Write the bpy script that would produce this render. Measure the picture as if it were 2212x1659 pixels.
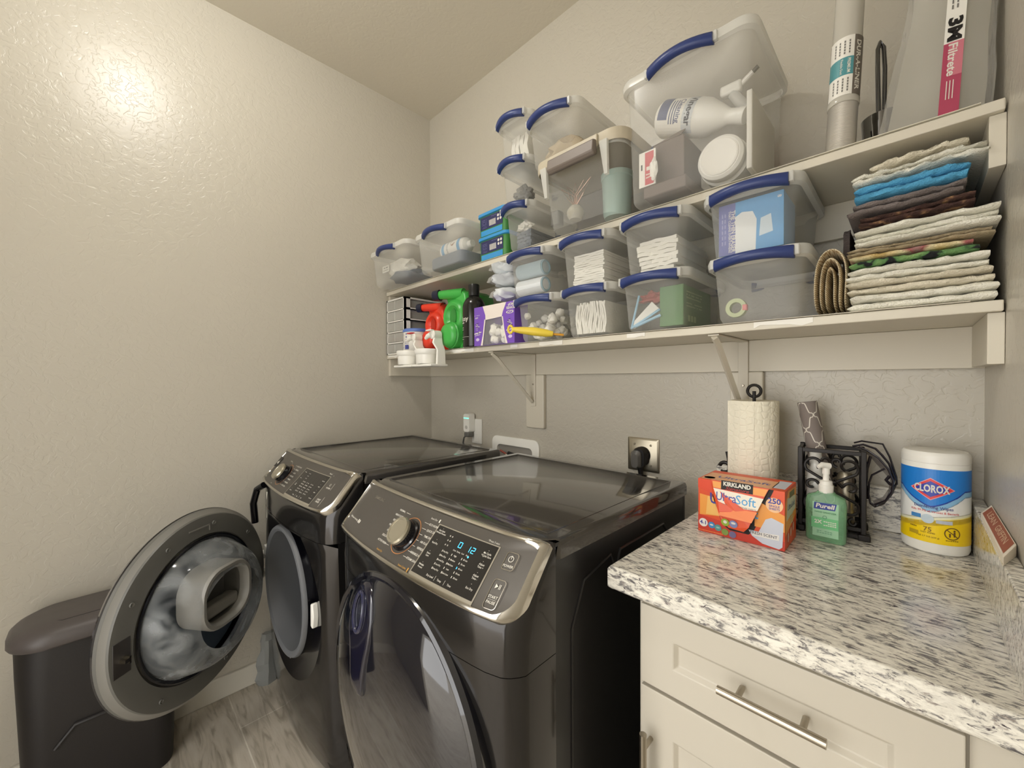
import bpy, bmesh, math, random
from mathutils import Vector, Matrix, noise
for o in list(bpy.data.objects): bpy.data.objects.remove(o)
S = bpy.context.scene; COL = S.collection
PI = math.pi; sin = math.sin; cos = math.cos
random.seed(7)
# ------------------------------------------------------------ camera
W, H = 2.089, 2.775            # right wall x, ceiling z; left wall x=0, back wall y=0
YF = -2.1                      # wall behind the camera
cam_d = bpy.data.cameras.new('camera'); cam = bpy.data.objects.new('camera', cam_d); COL.objects.link(cam); S.camera = cam
yaw, pitch, roll = 0.782, -0.0101, -0.0035
f = Vector((-sin(yaw)*cos(pitch), cos(yaw)*cos(pitch), sin(pitch))); r = Vector((cos(yaw), sin(yaw), 0)); u = r.cross(f)
r2 = r*cos(roll)+u*sin(roll); u2 = -r*sin(roll)+u*cos(roll)
cam.matrix_world = Matrix(((r2.x, u2.x, -f.x, 1.9785), (r2.y, u2.y, -f.y, -1.3278), (r2.z, u2.z, -f.z, 1.2791), (0, 0, 0, 1)))
cam_d.sensor_width = 36; cam_d.lens = 870.34/2212*36; cam_d.clip_start = 0.02
# ------------------------------------------------------------ world, lights, exposure
wd = bpy.data.worlds.new('world'); S.world = wd; wd.use_nodes = True
wd.node_tree.nodes['Background'].inputs[0].default_value = (1, .98, .95, 1); wd.node_tree.nodes['Background'].inputs[1].default_value = 2.7
S.view_settings.view_transform = 'Standard'; S.view_settings.look = 'None'; S.view_settings.gamma = 1; S.view_settings.use_curve_mapping = False
S.view_settings.exposure = 0.44
S.cycles.transparent_max_bounces = 32
LAMP = (0.80, -1.24, H+.03)
ld = bpy.data.lights.new('ceiling_light_glow', 'POINT'); ld.shadow_soft_size = .07; ld.energy = 16; ld.color = (1, .975, .935)
lo = bpy.data.objects.new('ceiling_light_glow', ld); lo.location = (LAMP[0], LAMP[1], LAMP[2]-.09); COL.objects.link(lo)
hd = bpy.data.lights.new('added_fill_light', 'AREA'); hd.shape = 'RECTANGLE'; hd.size = .6; hd.size_y = .6; hd.energy = 12; hd.color = (1, .97, .92)  # unseen fill light added beyond the front opening to brighten the room
ho = bpy.data.objects.new('added_fill_light', hd); ho.location = (1.25, -3.3, 2.4); COL.objects.link(ho)

# ------------------------------------------------------------ materials
def lin(c):
    return tuple(((v/255)/12.92 if v/255 <= .04045 else ((v/255+.055)/1.055)**2.4) for v in c)
MATS = {}
def mat(name, rgb, rough=.5, metal=0., spec=.5, emit=None, bump=None, coat=0):
    if name in MATS: return MATS[name]
    m = bpy.data.materials.new(name); m.use_nodes = True; nt = m.node_tree; b = nt.nodes['Principled BSDF']
    b.inputs['Base Color'].default_value = (*lin(rgb), 1); b.inputs['Roughness'].default_value = rough
    b.inputs['Metallic'].default_value = metal; b.inputs['Specular IOR Level'].default_value = spec
    if coat: b.inputs['Coat Weight'].default_value = coat; b.inputs['Coat Roughness'].default_value = .05
    if emit: b.inputs['Emission Color'].default_value = (*lin(rgb), 1); b.inputs['Emission Strength'].default_value = emit
    if bump:                      # (scale, strength, distance)
        tc = nt.nodes.new('ShaderNodeTexCoord'); n = nt.nodes.new('ShaderNodeTexNoise'); n.inputs['Scale'].default_value = bump[0]; n.inputs['Detail'].default_value = 3
        bp = nt.nodes.new('ShaderNodeBump'); bp.inputs['Strength'].default_value = bump[1]; bp.inputs['Distance'].default_value = bump[2]
        nt.links.new(tc.outputs['Object'], n.inputs['Vector']); nt.links.new(n.outputs['Fac'], bp.inputs['Height']); nt.links.new(bp.outputs['Normal'], b.inputs['Normal'])
    MATS[name] = m; return m
def ramp(nt, src, stops, interp='LINEAR'):
    c = nt.nodes.new('ShaderNodeValToRGB'); c.color_ramp.interpolation = interp
    while len(c.color_ramp.elements) < len(stops): c.color_ramp.elements.new(.5)
    for e, (p, col) in zip(c.color_ramp.elements, stops): e.position = p; e.color = (*lin(col), 1)
    nt.links.new(src, c.inputs[0]); return c
def wall_mat(name, rgb, rough, strength):
    m = mat(name, rgb, rough); nt = m.node_tree; L = nt.links.new; b = nt.nodes['Principled BSDF']
    geo = nt.nodes.new('ShaderNodeNewGeometry')
    n = nt.nodes.new('ShaderNodeTexNoise'); n.inputs['Scale'].default_value = 42; n.inputs['Detail'].default_value = 2; n.inputs['Distortion'].default_value = .9
    L(geo.outputs['Position'], n.inputs['Vector'])
    c = ramp(nt, n.outputs['Fac'], [(.44, (0, 0, 0)), (.50, (235, 235, 235)), (.62, (255, 255, 255))])
    n2 = nt.nodes.new('ShaderNodeTexNoise'); n2.inputs['Scale'].default_value = 130; n2.inputs['Detail'].default_value = 2; L(geo.outputs['Position'], n2.inputs['Vector'])
    mx = nt.nodes.new('ShaderNodeMath'); mx.operation = 'MULTIPLY_ADD'; mx.inputs[1].default_value = .35
    L(n2.outputs['Fac'], mx.inputs[0]); L(c.outputs[0], mx.inputs[2])
    bp = nt.nodes.new('ShaderNodeBump'); bp.inputs['Strength'].default_value = strength; bp.inputs['Distance'].default_value = .0012
    L(mx.outputs[0], bp.inputs['Height']); L(bp.outputs['Normal'], b.inputs['Normal'])
    return m
def granite():
    m = mat('granite', (200, 195, 180), .13); nt = m.node_tree; L = nt.links.new; b = nt.nodes['Principled BSDF']
    geo = nt.nodes.new('ShaderNodeNewGeometry')
    mp = nt.nodes.new('ShaderNodeMapping'); mp.inputs['Rotation'].default_value = (.15, .1, math.radians(-22)); mp.inputs['Scale'].default_value = (1, 2.9, 2.6)
    L(geo.outputs['Position'], mp.inputs['Vector'])
    def nz(scale, det, dist, rough=.6):
        n = nt.nodes.new('ShaderNodeTexNoise'); n.inputs['Scale'].default_value = scale; n.inputs['Detail'].default_value = det; n.inputs['Distortion'].default_value = dist; n.inputs['Roughness'].default_value = rough
        L(mp.outputs[0], n.inputs['Vector']); return n
    a = nz(44, 6, .6, .70); base = ramp(nt, a.outputs['Fac'], [(.34, (96, 92, 94)), (.43, (150, 147, 142)), (.472, (218, 213, 201)), (.60, (242, 238, 226))])
    d = nz(30, 5, .9, .7); dk = ramp(nt, d.outputs['Fac'], [(.595, (0, 0, 0)), (.65, (255, 255, 255))])
    w = nz(9, 3, .6); wk = ramp(nt, w.outputs['Fac'], [(.52, (0, 0, 0)), (.70, (130, 130, 130))])
    sp = nz(60, 3, .4); spk = ramp(nt, sp.outputs['Fac'], [(.60, (0, 0, 0)), (.66, (190, 190, 190))])
    def mix(fac, c1, c2, colr=None):
        x = nt.nodes.new('ShaderNodeMix'); x.data_type = 'RGBA'; L(fac, x.inputs[0]); L(c1, x.inputs[6])
        if colr: x.inputs[7].default_value = (*lin(colr), 1)
        else: L(c2, x.inputs[7])
        return x.outputs[2]
    o = mix(wk.outputs[0], base.outputs[0], None, (126, 122, 120)); o = mix(spk.outputs[0], o, None, (112, 92, 88)); o = mix(dk.outputs[0], o, None, (70, 62, 68))
    L(o, b.inputs['Base Color']); return m
def floor_mat():
    m = mat('wood_look_tile', (180, 170, 150), .35); nt = m.node_tree; L = nt.links.new; b = nt.nodes['Principled BSDF']
    geo = nt.nodes.new('ShaderNodeNewGeometry')
    br = nt.nodes.new('ShaderNodeTexBrick'); br.offset = .37; br.inputs['Scale'].default_value = 1; br.inputs['Brick Width'].default_value = 1.2; br.inputs['Row Height'].default_value = .2
    br.inputs['Mortar Size'].default_value = .0022; br.inputs['Color1'].default_value = (*lin((206, 199, 186)), 1); br.inputs['Color2'].default_value = (*lin((194, 186, 172)), 1); br.inputs['Mortar'].default_value = (*lin((222, 217, 205)), 1)
    mp0 = nt.nodes.new('ShaderNodeMapping'); mp0.inputs['Location'].default_value = (-.23, -.008, 0); L(geo.outputs['Position'], mp0.inputs[0]); L(mp0.outputs[0], br.inputs['Vector'])
    mp = nt.nodes.new('ShaderNodeMapping'); mp.inputs['Scale'].default_value = (1.2, 9, 1); L(geo.outputs['Position'], mp.inputs[0])
    wv = nt.nodes.new('ShaderNodeTexNoise'); wv.inputs['Scale'].default_value = 3.2; wv.inputs['Detail'].default_value = 8; wv.inputs['Distortion'].default_value = 2.2; L(mp.outputs[0], wv.inputs['Vector'])
    cr = ramp(nt, wv.outputs['Fac'], [(.3, (176, 170, 160)), (.5, (238, 235, 230)), (.75, (255, 255, 255))])
    x = nt.nodes.new('ShaderNodeMix'); x.data_type = 'RGBA'; x.blend_type = 'MULTIPLY'; x.inputs[0].default_value = .75
    L(br.outputs['Color'], x.inputs[6]); L(cr.outputs[0], x.inputs[7]); L(x.outputs[2], b.inputs['Base Color']); return m
def clear(name, rgb, fac, rough=.15, fres=.35):
    if name in MATS: return MATS[name]
    m = mat(name, rgb, rough); nt = m.node_tree; L = nt.links.new; b = nt.nodes['Principled BSDF']; out = nt.nodes['Material Output']
    tr = nt.nodes.new('ShaderNodeBsdfTransparent'); mx = nt.nodes.new('ShaderNodeMixShader'); lw = nt.nodes.new('ShaderNodeLayerWeight'); lw.inputs[0].default_value = .35
    ma = nt.nodes.new('ShaderNodeMath'); ma.operation = 'MULTIPLY_ADD'; ma.use_clamp = True; ma.inputs[1].default_value = fres; ma.inputs[2].default_value = fac
    L(lw.outputs['Facing'], ma.inputs[0]); L(ma.outputs[0], mx.inputs[0]); L(tr.outputs[0], mx.inputs[1]); L(b.outputs[0], mx.inputs[2]); L(mx.outputs[0], out.inputs[0]); return m
M = {}
M['wall'] = wall_mat('wall_paint', (196, 190, 176), .33, .40)
M['ceil'] = wall_mat('ceiling_paint', (220, 213, 197), .6, .15)
M['floor'] = floor_mat(); M['granite'] = granite()
M['shelf'] = mat('shelf_paint', (214, 207, 190), .42, bump=(25, .12, .002))
M['trim'] = mat('trim_paint', (216, 211, 198), .35)
M['cab'] = mat('cabinet_paint', (205, 198, 183), .38)
M['nickel'] = mat('brushed_nickel', (172, 164, 150), .3, 1)
M['steel'] = mat('steel_plate', (168, 160, 142), .35, .9)
M['chrome'] = mat('chrome', (225, 220, 208), .07, 1)
M['trimchrome'] = mat('satin_chrome', (208, 204, 196), .14, 1)
M['blackst'] = mat('black_stainless', (58, 56, 55), .17, .75, coat=.3)
M['lid'] = mat('appliance_lid', (84, 81, 78), .13, .6, coat=.6)
M['panel'] = mat('panel_grey', (96, 92, 87), .36, .5)
M['sideblk'] = mat('appliance_side', (30, 28, 28), .32)
M['gloss'] = mat('gloss_black', (10, 10, 16), .12)
M['glassdk'] = mat('smoked_door', (16, 17, 26), .05, coat=1)
M['screen'] = mat('screen_black', (40, 38, 36), .12)
M['print'] = mat('panel_print', (226, 222, 210), .5)
M['gold'] = mat('panel_gold', (214, 160, 70), .5)
M['blue_led'] = mat('led_blue', (60, 190, 255), .4, emit=2.5)
M['doorgrey'] = mat('door_grey', (104, 103, 98), .42)
M['doorlt'] = mat('door_light_grey', (138, 136, 130), .4)
M['rubber'] = mat('gasket_grey', (104, 106, 109), .45)
M['drum'] = mat('drum_steel', (120, 122, 126), .25, .9)
M['bin'] = mat('bin_lid', (84, 78, 76), .42)
M['binb'] = mat('bin_body', (34, 31, 31), .5, bump=(300, .3, .0006))
M['bowl'] = clear('bowl_glass', (178, 182, 184), .30, .06, .5)
M['bowlfar'] = mat('bowl_tint', (52, 62, 72), .2)
M['navy'] = mat('navy_handle', (46, 62, 118), .38)
M['clear'] = clear('clear_plastic', (232, 231, 224), .17, .22, .28)
M['rim'] = clear('frosted_rim', (236, 235, 228), .50, .25, .3)
M['sheet'] = clear('plastic_wrap', (240, 238, 232), .10, .12, .5)
M['white'] = mat('white', (238, 235, 226), .5)
M['whitep'] = mat('white_plastic', (240, 238, 230), .3)
M['paper'] = mat('paper', (232, 229, 218), .8)
M['blk'] = mat('black', (22, 20, 20), .4)
M['iron'] = mat('iron_black', (32, 28, 26), .38, .3)
M['liner'] = mat('liner', (226, 220, 204), .6)

def streak(m, lo_, hi_):      # dried residue: the veil over clear material varies with a noise
    nt = m.node_tree; ma = [n for n in nt.nodes if n.type == 'MATH'][0]
    tc = nt.nodes.new('ShaderNodeTexCoord'); n = nt.nodes.new('ShaderNodeTexNoise'); n.inputs['Scale'].default_value = 9; n.inputs['Detail'].default_value = 5; n.inputs['Distortion'].default_value = 1.5
    mr = nt.nodes.new('ShaderNodeMapRange'); mr.inputs[1].default_value = .4; mr.inputs[2].default_value = .66; mr.inputs[3].default_value = lo_; mr.inputs[4].default_value = hi_
    nt.links.new(tc.outputs['Object'], n.inputs['Vector']); nt.links.new(n.outputs['Fac'], mr.inputs[0]); nt.links.new(mr.outputs[0], ma.inputs[2])
streak(M['bowl'], .02, .42)

# ------------------------------------------------------------ mesh helpers
class MB:
    def __init__(s): s.v = []; s.f = []; s.m = []; s.mi = 0
    def add(s, vs, fs):
        n = len(s.v); s.v += [tuple(p) for p in vs]; s.f += [tuple(i+n for i in q) for q in fs]; s.m += [s.mi]*len(fs); return s
    def box(s, x0, x1, y0, y1, z0, z1):
        return s.add([(x0,y0,z0),(x1,y0,z0),(x1,y1,z0),(x0,y1,z0),(x0,y0,z1),(x1,y0,z1),(x1,y1,z1),(x0,y1,z1)],
                     [(0,3,2,1),(4,5,6,7),(0,1,5,4),(1,2,6,5),(2,3,7,6),(3,0,4,7)])
    def loft(s, rings, closed=True, cap0=True, cap1=True):
        n = len(rings[0]); vs = [p for q in rings for p in q]; fs = []
        for i in range(len(rings)-1):
            for j in range(n if closed else n-1):
                k = (j+1) % n; fs.append((i*n+j, i*n+k, (i+1)*n+k, (i+1)*n+j))
        if cap0: fs.append(tuple(range(n-1, -1, -1)))
        if cap1: fs.append(tuple((len(rings)-1)*n+j for j in range(n)))
        return s.add(vs, fs)
    def lathe(s, prof, c=(0,0,0), axis='z', n=40, sx=1, sy=1):
        rings = []
        for rr, h in prof:
            q = []
            for i in range(n):
                a = 2*PI*i/n; x, y = rr*cos(a)*sx, rr*sin(a)*sy
                if axis == 'z': p = (c[0]+x, c[1]+y, c[2]+h)
                elif axis == 'y': p = (c[0]+x, c[1]+h, c[2]-y)
                else: p = (c[0]+h, c[1]+x, c[2]+y)
                q.append(p)
            rings.append(q)
        return s.loft(rings)
    def tube(s, pts, rad, n=10, closed=False, flat=1.):
        P = [Vector(p) for p in pts]; R = rad if isinstance(rad, (list, tuple)) else [rad]*len(P); rings = []; N = None
        for i, p in enumerate(P):
            a = P[i-1] if (i or closed) else p; b = P[(i+1) % len(P)] if (i < len(P)-1 or closed) else p
            t = (b-a).normalized()
            if N is None: N = t.cross(Vector((0,0,1)) if abs(t.z) < .9 else Vector((1,0,0))).normalized()
            N = (N - t*N.dot(t)).normalized(); B = t.cross(N)
            rings.append([p + (N*cos(2*PI*k/n) + B*sin(2*PI*k/n)*flat)*R[i] for k in range(n)])
        if closed: rings.append(rings[0])
        return s.loft(rings, True, not closed, not closed)
    def ext(s, pts, vec):         # extrude a planar outline
        v = Vector(vec); return s.loft([[Vector(p) for p in pts], [Vector(p)+v for p in pts]])
    def xf(s, fn): s.v = [tuple(fn(Vector(p))) for p in s.v]; return s
    def build(s, name, m, parent=None, off=(0,0,0), smooth=True, bevel=0, seg=2, sub=0, ang=35, label=None, loc=None):
        me = bpy.data.meshes.new(name); me.from_pydata([tuple(Vector(p)-Vector(off)) for p in s.v], [], s.f)
        for q in (m if isinstance(m, (list, tuple)) else [m]): me.materials.append(M[q] if isinstance(q, str) else q)
        for p, k in zip(me.polygons, s.m): p.material_index = k
        bm = bmesh.new(); bm.from_mesh(me); bmesh.ops.remove_doubles(bm, verts=bm.verts, dist=1e-6); bmesh.ops.recalc_face_normals(bm, faces=bm.faces); bm.to_mesh(me); bm.free()
        o = bpy.data.objects.new(name, me); COL.objects.link(o)
        if parent: o.parent = parent
        if loc: o.location = loc
        if smooth:
            me.shade_smooth(); me.set_sharp_from_angle(angle=math.radians(ang))
        if bevel:
            b = o.modifiers.new('bevel', 'BEVEL'); b.width = bevel; b.segments = seg; b.limit_method = 'ANGLE'; b.angle_limit = math.radians(40); b.harden_normals = False
        if sub: q = o.modifiers.new('sub', 'SUBSURF'); q.levels = sub; q.render_levels = sub
        if label: o['label'] = label
        return o
def tag(o, label=None, cat=None, group=None, kind=None):
    if label: o['label'] = label
    if cat: o['category'] = cat
    if group: o['group'] = group
    if kind: o['kind'] = kind
    return o
def thing(name, loc, label, cat, group=None, rz=0):
    o = bpy.data.objects.new(name, None); o.empty_display_size = .03; COL.objects.link(o); o.location = loc; o.rotation_euler = (0, 0, rz)
    return tag(o, label, cat, group)
def copy_thing(root, loc, label, group=None):
    def rec(o, par):
        c = o.copy(); COL.objects.link(c); c.parent = par
        for ch in o.children: rec(ch, c)
        return c
    kids = list(root.children); r_ = root.copy(); COL.objects.link(r_)
    for ch in kids: rec(ch, r_)
    r_.location = loc; r_['label'] = label
    if group: r_['group'] = group
    return r_
def single(mb, name, m, label, cat, group=None, base=None, **kw):
    if base is None:
        xs, ys, zs = zip(*mb.v); base = ((min(xs)+max(xs))/2, (min(ys)+max(ys))/2, min(zs))
    o = mb.build(name, m, off=base, **kw); o.location = base; return tag(o, label, cat, group)
def struct(mb, name, m, **kw):
    o = mb.build(name, m, smooth=False, **kw); o['kind'] = 'structure'; return o
def rrect(w, d, rad, n=5, cx=0, cy=0):
    pts = []
    for qx, qy, a0 in ((1,1,0), (-1,1,90), (-1,-1,180), (1,-1,270)):
        for i in range(n+1):
            a = math.radians(a0+90*i/n); pts.append((cx+qx*(w/2-rad)+rad*cos(a), cy+qy*(d/2-rad)+rad*sin(a)))
    return pts
# text outlines from the built-in font
_tc = {}
def glyphs(s, bold=0., shear=0.):
    k = (s, bold, shear)
    if k not in _tc:
        cu = bpy.data.curves.new('t', 'FONT'); cu.body = s; cu.size = 1; cu.align_x = 'CENTER'; cu.align_y = 'CENTER'; cu.offset = bold; cu.shear = shear; cu.resolution_u = 2; cu.fill_mode = 'FRONT'
        o = bpy.data.objects.new('t', cu); COL.objects.link(o); bpy.context.view_layer.update()
        me = bpy.data.meshes.new_from_object(o); _tc[k] = ([tuple(v.co[:2]) for v in me.vertices], [tuple(p.vertices) for p in me.polygons])
        bpy.data.objects.remove(o); bpy.data.curves.remove(cu); bpy.data.meshes.remove(me)
    return _tc[k]
class Decal:
    """flat printing laid on a surface; mp(u, v, h) gives the point at height h above it"""
    def __init__(s, mp, step=.0002, fine=None): s.mp = mp; s.fine = fine; s.mb = MB(); s.mats = []; s.h = step; s.step = step
    def _m(s, m):
        m = M[m] if isinstance(m, str) else m
        if m not in s.mats: s.mats.append(m)
        s.mb.mi = s.mats.index(m)
    def lay(s): s.h += s.step; return s
    def rect(s, u0, u1, v0, v1, m, nu=1, nv=1):
        s._m(m); vs = []; fs = []
        for j in range(nv+1):
            for i in range(nu+1): vs.append(s.mp(u0+(u1-u0)*i/nu, v0+(v1-v0)*j/nv, s.h))
        for j in range(nv):
            for i in range(nu): a = j*(nu+1)+i; fs.append((a, a+1, a+nu+2, a+nu+1))
        s.mb.add(vs, fs); return s
    def poly(s, pts, m):
        s._m(m)
        if s.fine:
            bm = bmesh.new(); bm.faces.new([bm.verts.new((a, b, 0)) for a, b in pts]); bmesh.ops.triangulate(bm, faces=bm.faces)
            for _ in range(7):
                E_ = [e for e in bm.edges if e.calc_length() > s.fine]
                if not E_: break
                bmesh.ops.subdivide_edges(bm, edges=E_, cuts=1); bmesh.ops.triangulate(bm, faces=[q for q in bm.faces if len(q.verts) > 3])
            bm.verts.index_update(); s.mb.add([s.mp(v.co.x, v.co.y, s.h) for v in bm.verts], [tuple(v.index for v in q.verts) for q in bm.faces]); bm.free(); return s
        s.mb.add([s.mp(a, b, s.h) for a, b in pts], [tuple(range(len(pts)))]); return s
    def disc(s, cu, cv, ru, m, rv=None, n=24, hole=0):
        rv = rv or ru; s._m(m)
        P = [(cos(2*PI*i/n), sin(2*PI*i/n)) for i in range(n)]
        if hole:
            vs = [s.mp(cu+ru*a, cv+rv*b, s.h) for a, b in P]+[s.mp(cu+ru*hole*a, cv+rv*hole*b, s.h) for a, b in P]
            s.mb.add(vs, [(i, (i+1) % n, n+(i+1) % n, n+i) for i in range(n)])
        elif s.fine: s.poly([(cu+ru*a, cv+rv*b) for a, b in P], m)
        else: s.mb.add([s.mp(cu+ru*a, cv+rv*b, s.h) for a, b in P], [tuple(range(n))])
        return s
    def text(s, t, cu, cv, size, m, bold=0., shear=0., rot=0., sx=1., width=None):
        s._m(m); vs, fs = glyphs(t, bold, shear)
        if width: xs = [a for a, b in vs]; sx = width/(size*(max(xs)-min(xs)))
        c, d = cos(rot), sin(rot)
        s.mb.add([s.mp(cu+(a*sx*c-b*d)*size, cv+(a*sx*d+b*c)*size, s.h) for a, b in vs], fs); return s
    def line(s, u0, v0, u1, v1, w, m):
        d = Vector((u1-u0, v1-v0)); n = Vector((-d.y, d.x)).normalized()*w/2
        return s.poly([(u0+n.x, v0+n.y), (u0-n.x, v0-n.y), (u1-n.x, v1-n.y), (u1+n.x, v1+n.y)], m)
    def scribble(s, u0, u1, v, hgt, m, n=10):       # a line of print too small to read
        du = (u1-u0)/n
        for i in range(n):
            if random.random() < .86: s.rect(u0+du*i, u0+du*(i+.78), v-hgt*random.uniform(.3, .5), v+hgt*random.uniform(.3, .5), m)
        return s
    def build(s, name, parent, off=(0,0,0), label=None):
        return s.mb.build(name, s.mats, parent, off=off, smooth=False, label=label)
def front(x0, y, z0):   # a decal on a face that looks towards -y; u to the right, v up
    return lambda a, b, h: (x0+a, y-h, z0+b)
def side(x, y0, z0):    # a decal on a face that looks towards +x; u runs to +y
    return lambda a, b, h: (x+h, y0+a, z0+b)

# ------------------------------------------------------------ room
def quad(a, b, c, d): return MB().add([a, b, c, d], [(0,1,2,3)])
T = .1
struct(MB().box(-T, W+T, -4.2, T, -T, 0), 'floor', 'floor')
struct(MB().box(-T, W+T, YF-T, T, H, H+T), 'ceiling', 'ceil')
struct(MB().box(-T, 0, YF-T, T, 0, H), 'wall_left', 'wall')
struct(MB().box(0, W, 0, T, 0, H), 'wall_back', 'wall')
struct(MB().box(W, W+T, YF-T, T, 0, H), 'wall_right', 'wall')
fw = MB().box(0, .75, YF-T, YF, 0, H).box(2.0, W, YF-T, YF, 0, H).box(.75, 2.0, YF-T, YF, 2.1, H); struct(fw, 'wall_front', 'wall')
struct(MB().box(0, .014, -2.5, -.83, 0, .085), 'baseboard_left', 'trim', bevel=.003)
lt = thing('ceiling_light', (LAMP[0], LAMP[1], H-.0005), 'round flush ceiling light above the room', 'lamp')
MB().lathe([(.0, 0), (.06, 0), (.062, -.012), (.05, -.02), (.0, -.02)]).build('light_base', 'trim', lt)

# shelves and the boards that carry them
ZL, ZU, DS, TS = 1.410, 1.743, -.279, .019
def shelf(z, label):
    o = thing('wall_shelf', (W/2, 0, z-TS), label, 'shelf'); of = (W/2, 0, z-TS)
    MB().box(.003, W-.003, DS, -.001, z-TS, z).build('shelf_board', 'shelf', o, off=of, smooth=False, bevel=.002)
    MB().box(.0, W, -.018, -.0005, z-TS-.09, z-TS-.0005).build('back_cleat', 'shelf', o, off=of, smooth=False, bevel=.001)
    for x0, x1 in ((.0005, .0195), (W-.02, W-.0005)):
        MB().box(x0, x1, DS+.012, -.0185, z-TS-.088, z-TS-.0005).build('side_cleat', 'shelf', o, off=of, smooth=False, bevel=.001)
    return o, of
lower, lof = shelf(ZL, 'long white painted lower wall shelf carried by two brackets')
upper, uof = shelf(ZU, 'long white painted upper wall shelf below the tall clear box')
for x0, x1, zb in ((.765, .867, 1.07), (1.593, 1.679, 1.02)):
    MB().box(x0, x1, -.0195, -.0005, zb, ZL-TS-.0905).build('wall_board', 'shelf', lower, off=lof, smooth=False, bevel=.004)
for x in (.812, 1.63):
    bk = thing('shelf_bracket', (x, -.02, 1.17), 'white metal shelf bracket under the lower shelf, ' + ('nearer the washer' if x < 1 else 'behind the paper towel roll'), 'bracket', 'white brackets under the lower shelf')
    of = (x, -.02, 1.17)
    MB().box(x-.013, x+.013, -.0245, -.0205, 1.165, ZL-TS-.001).build('upright_arm', 'shelf', bk, off=of, smooth=False, bevel=.001)
    MB().box(x-.013, x+.013, -.272, -.0205, ZL-TS-.005, ZL-TS-.001).build('shelf_arm', 'shelf', bk, off=of, smooth=False, bevel=.001)
    MB().tube([(x, -.264, ZL-TS-.008), (x, -.235, ZL-TS-.026), (x, -.03, 1.185)], .0085, 4).build('diagonal_brace', 'shelf', bk, off=of)
    MB().lathe([(0, 0), (.004, 0), (.003, -.003), (0, -.0035)], (x, -.0245, 1.26), 'y', 12).build('screw', 'nickel', bk, off=of)
# shelf liners: thin white sheet with a lip of curled edge and bits of residue hanging on the board edge
def liner(x0, x1, z, lab, seed, amp=.0008):
    random.seed(seed); mb = MB(); n = int((x1-x0)/.02); ring = []
    for i in range(n+1):
        x = x0+(x1-x0)*i/n; w_ = amp*max(0, noise.noise(Vector((x*7, seed, 0))))*1.6
        ring.append([(x, -.02, z+.0007), (x, DS+.05, z+.0008), (x, DS+.006, z+.001+w_*.7), (x, DS-.003, z+.0012+w_), (x, DS-.003, z+.0022+w_), (x, DS+.006, z+.002+w_*.7), (x, DS+.05, z+.0014), (x, -.02, z+.0013)])
    mb.loft(ring); return single(mb, 'shelf_liner', 'liner', lab, 'shelf liner', base=((x0+x1)/2, DS, z))
liner(.02, W-.03, ZU, 'thin off-white liner sheet with curled edge on the upper shelf', 3)
liner(.02, W-.04, ZL, 'thin off-white liner sheet with curled edge on the lower shelf', 5)
random.seed(4)
for x0, x1 in ((.42, .72), (.93, .965), (1.07, 1.17), (1.40, 1.455), (1.72, 1.83), (.02, .18)):
    x = x0; mb = MB(); top_ = [(x0, ZL-.001), (x1, ZL-.001)]; bot = []
    while x < x1: bot.append((x, ZL-random.uniform(.008, .0165))); x += random.uniform(.012, .04)
    bot.append((x1, ZL-.012)); mb.ext([(a, DS-.0004, b) for a, b in top_[::1]]+[(a, DS-.0004, b) for a, b in bot[::-1]], (0, -.0006, 0))
    mb.build('torn_scrap', 'white', lower, off=lof, smooth=False, label='torn white adhesive scrap on the shelf edge')

# ------------------------------------------------------------ wall plates
o = thing('outlet_plate', (.413, 0, 1.02), 'white outlet plate on the back wall behind the smart plug', 'outlet')
MB().box(-.037, .037, -.007, -.0005, -.062, .062).build('plate', 'whitep', o, bevel=.002)
MB().box(-.018, .018, -.009, -.007, -.055, -.01).build('socket', 'white', o, bevel=.002)
o = thing('smart_plug', (.375, -.0075, 1.062), 'small white smart plug with a green light on the back wall', 'plug')
MB().loft([[(a, -.0005, b) for a, b in rrect(.05, .095, .012)], [(a, -.03, b) for a, b in rrect(.05, .095, .012)], [(a*.9, -.036, b*.95) for a, b in rrect(.05, .095, .012)]]).build('plug_body', 'whitep', o)
MB().box(-.02, .02, -.0368, -.0362, .022, .026).build('status_light', mat('led_green', (90, 230, 190), emit=1.5), o)
MB().lathe([(0, -.036), (.009, -.036), (.009, -.0375), (0, -.038)], (0, 0, -.022), 'y', 20).build('button', mat('plug_button', (190, 188, 180)), o)
o = thing('power_cord', (.385, -.03, 1.0), 'grey plug and cord dropping behind the washer', 'cord')
MB().box(-.02, .016, -.022, .01, -.008, .016).build('cord_plug', 'doorgrey', o, bevel=.005)
MB().tube([(-.015, -.008, -.002), (-.035, -.008, -.015), (-.05, -.004, -.05), (-.055, .0, -.12)], .0045, 8).build('cord', 'doorgrey', o)
o = thing('dryer_outlet', (1.3105, 0, 1.016), 'square brushed steel outlet plate above the dryer', 'outlet')
MB().loft([[(a, -.0005, b) for a, b in rrect(.116, .116, .003, 2)], [(a, -.004, b) for a, b in rrect(.116, .116, .003, 2)], [(a, -.008, b) for a, b in rrect(.104, .104, .003, 2)]]).build('plate', 'steel', o)
for a, b in ((-.03, .035), (.03, .035), (-.03, -.035), (.03, -.035)):
    MB().lathe([(0, -.008), (.004, -.008), (.0035, -.01), (0, -.0105)], (a, 0, b), 'y', 12).build('screw', 'steel', o)
MB().lathe([(0, -.008), (.029, -.008), (.029, -.010), (0, -.010)], (0, 0, 0), 'y', 28).build('receptacle', 'blk', o)
o = thing('dryer_plug', (1.3105, -.0105, 1.012), 'black dryer plug in the steel outlet plate', 'plug')
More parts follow.
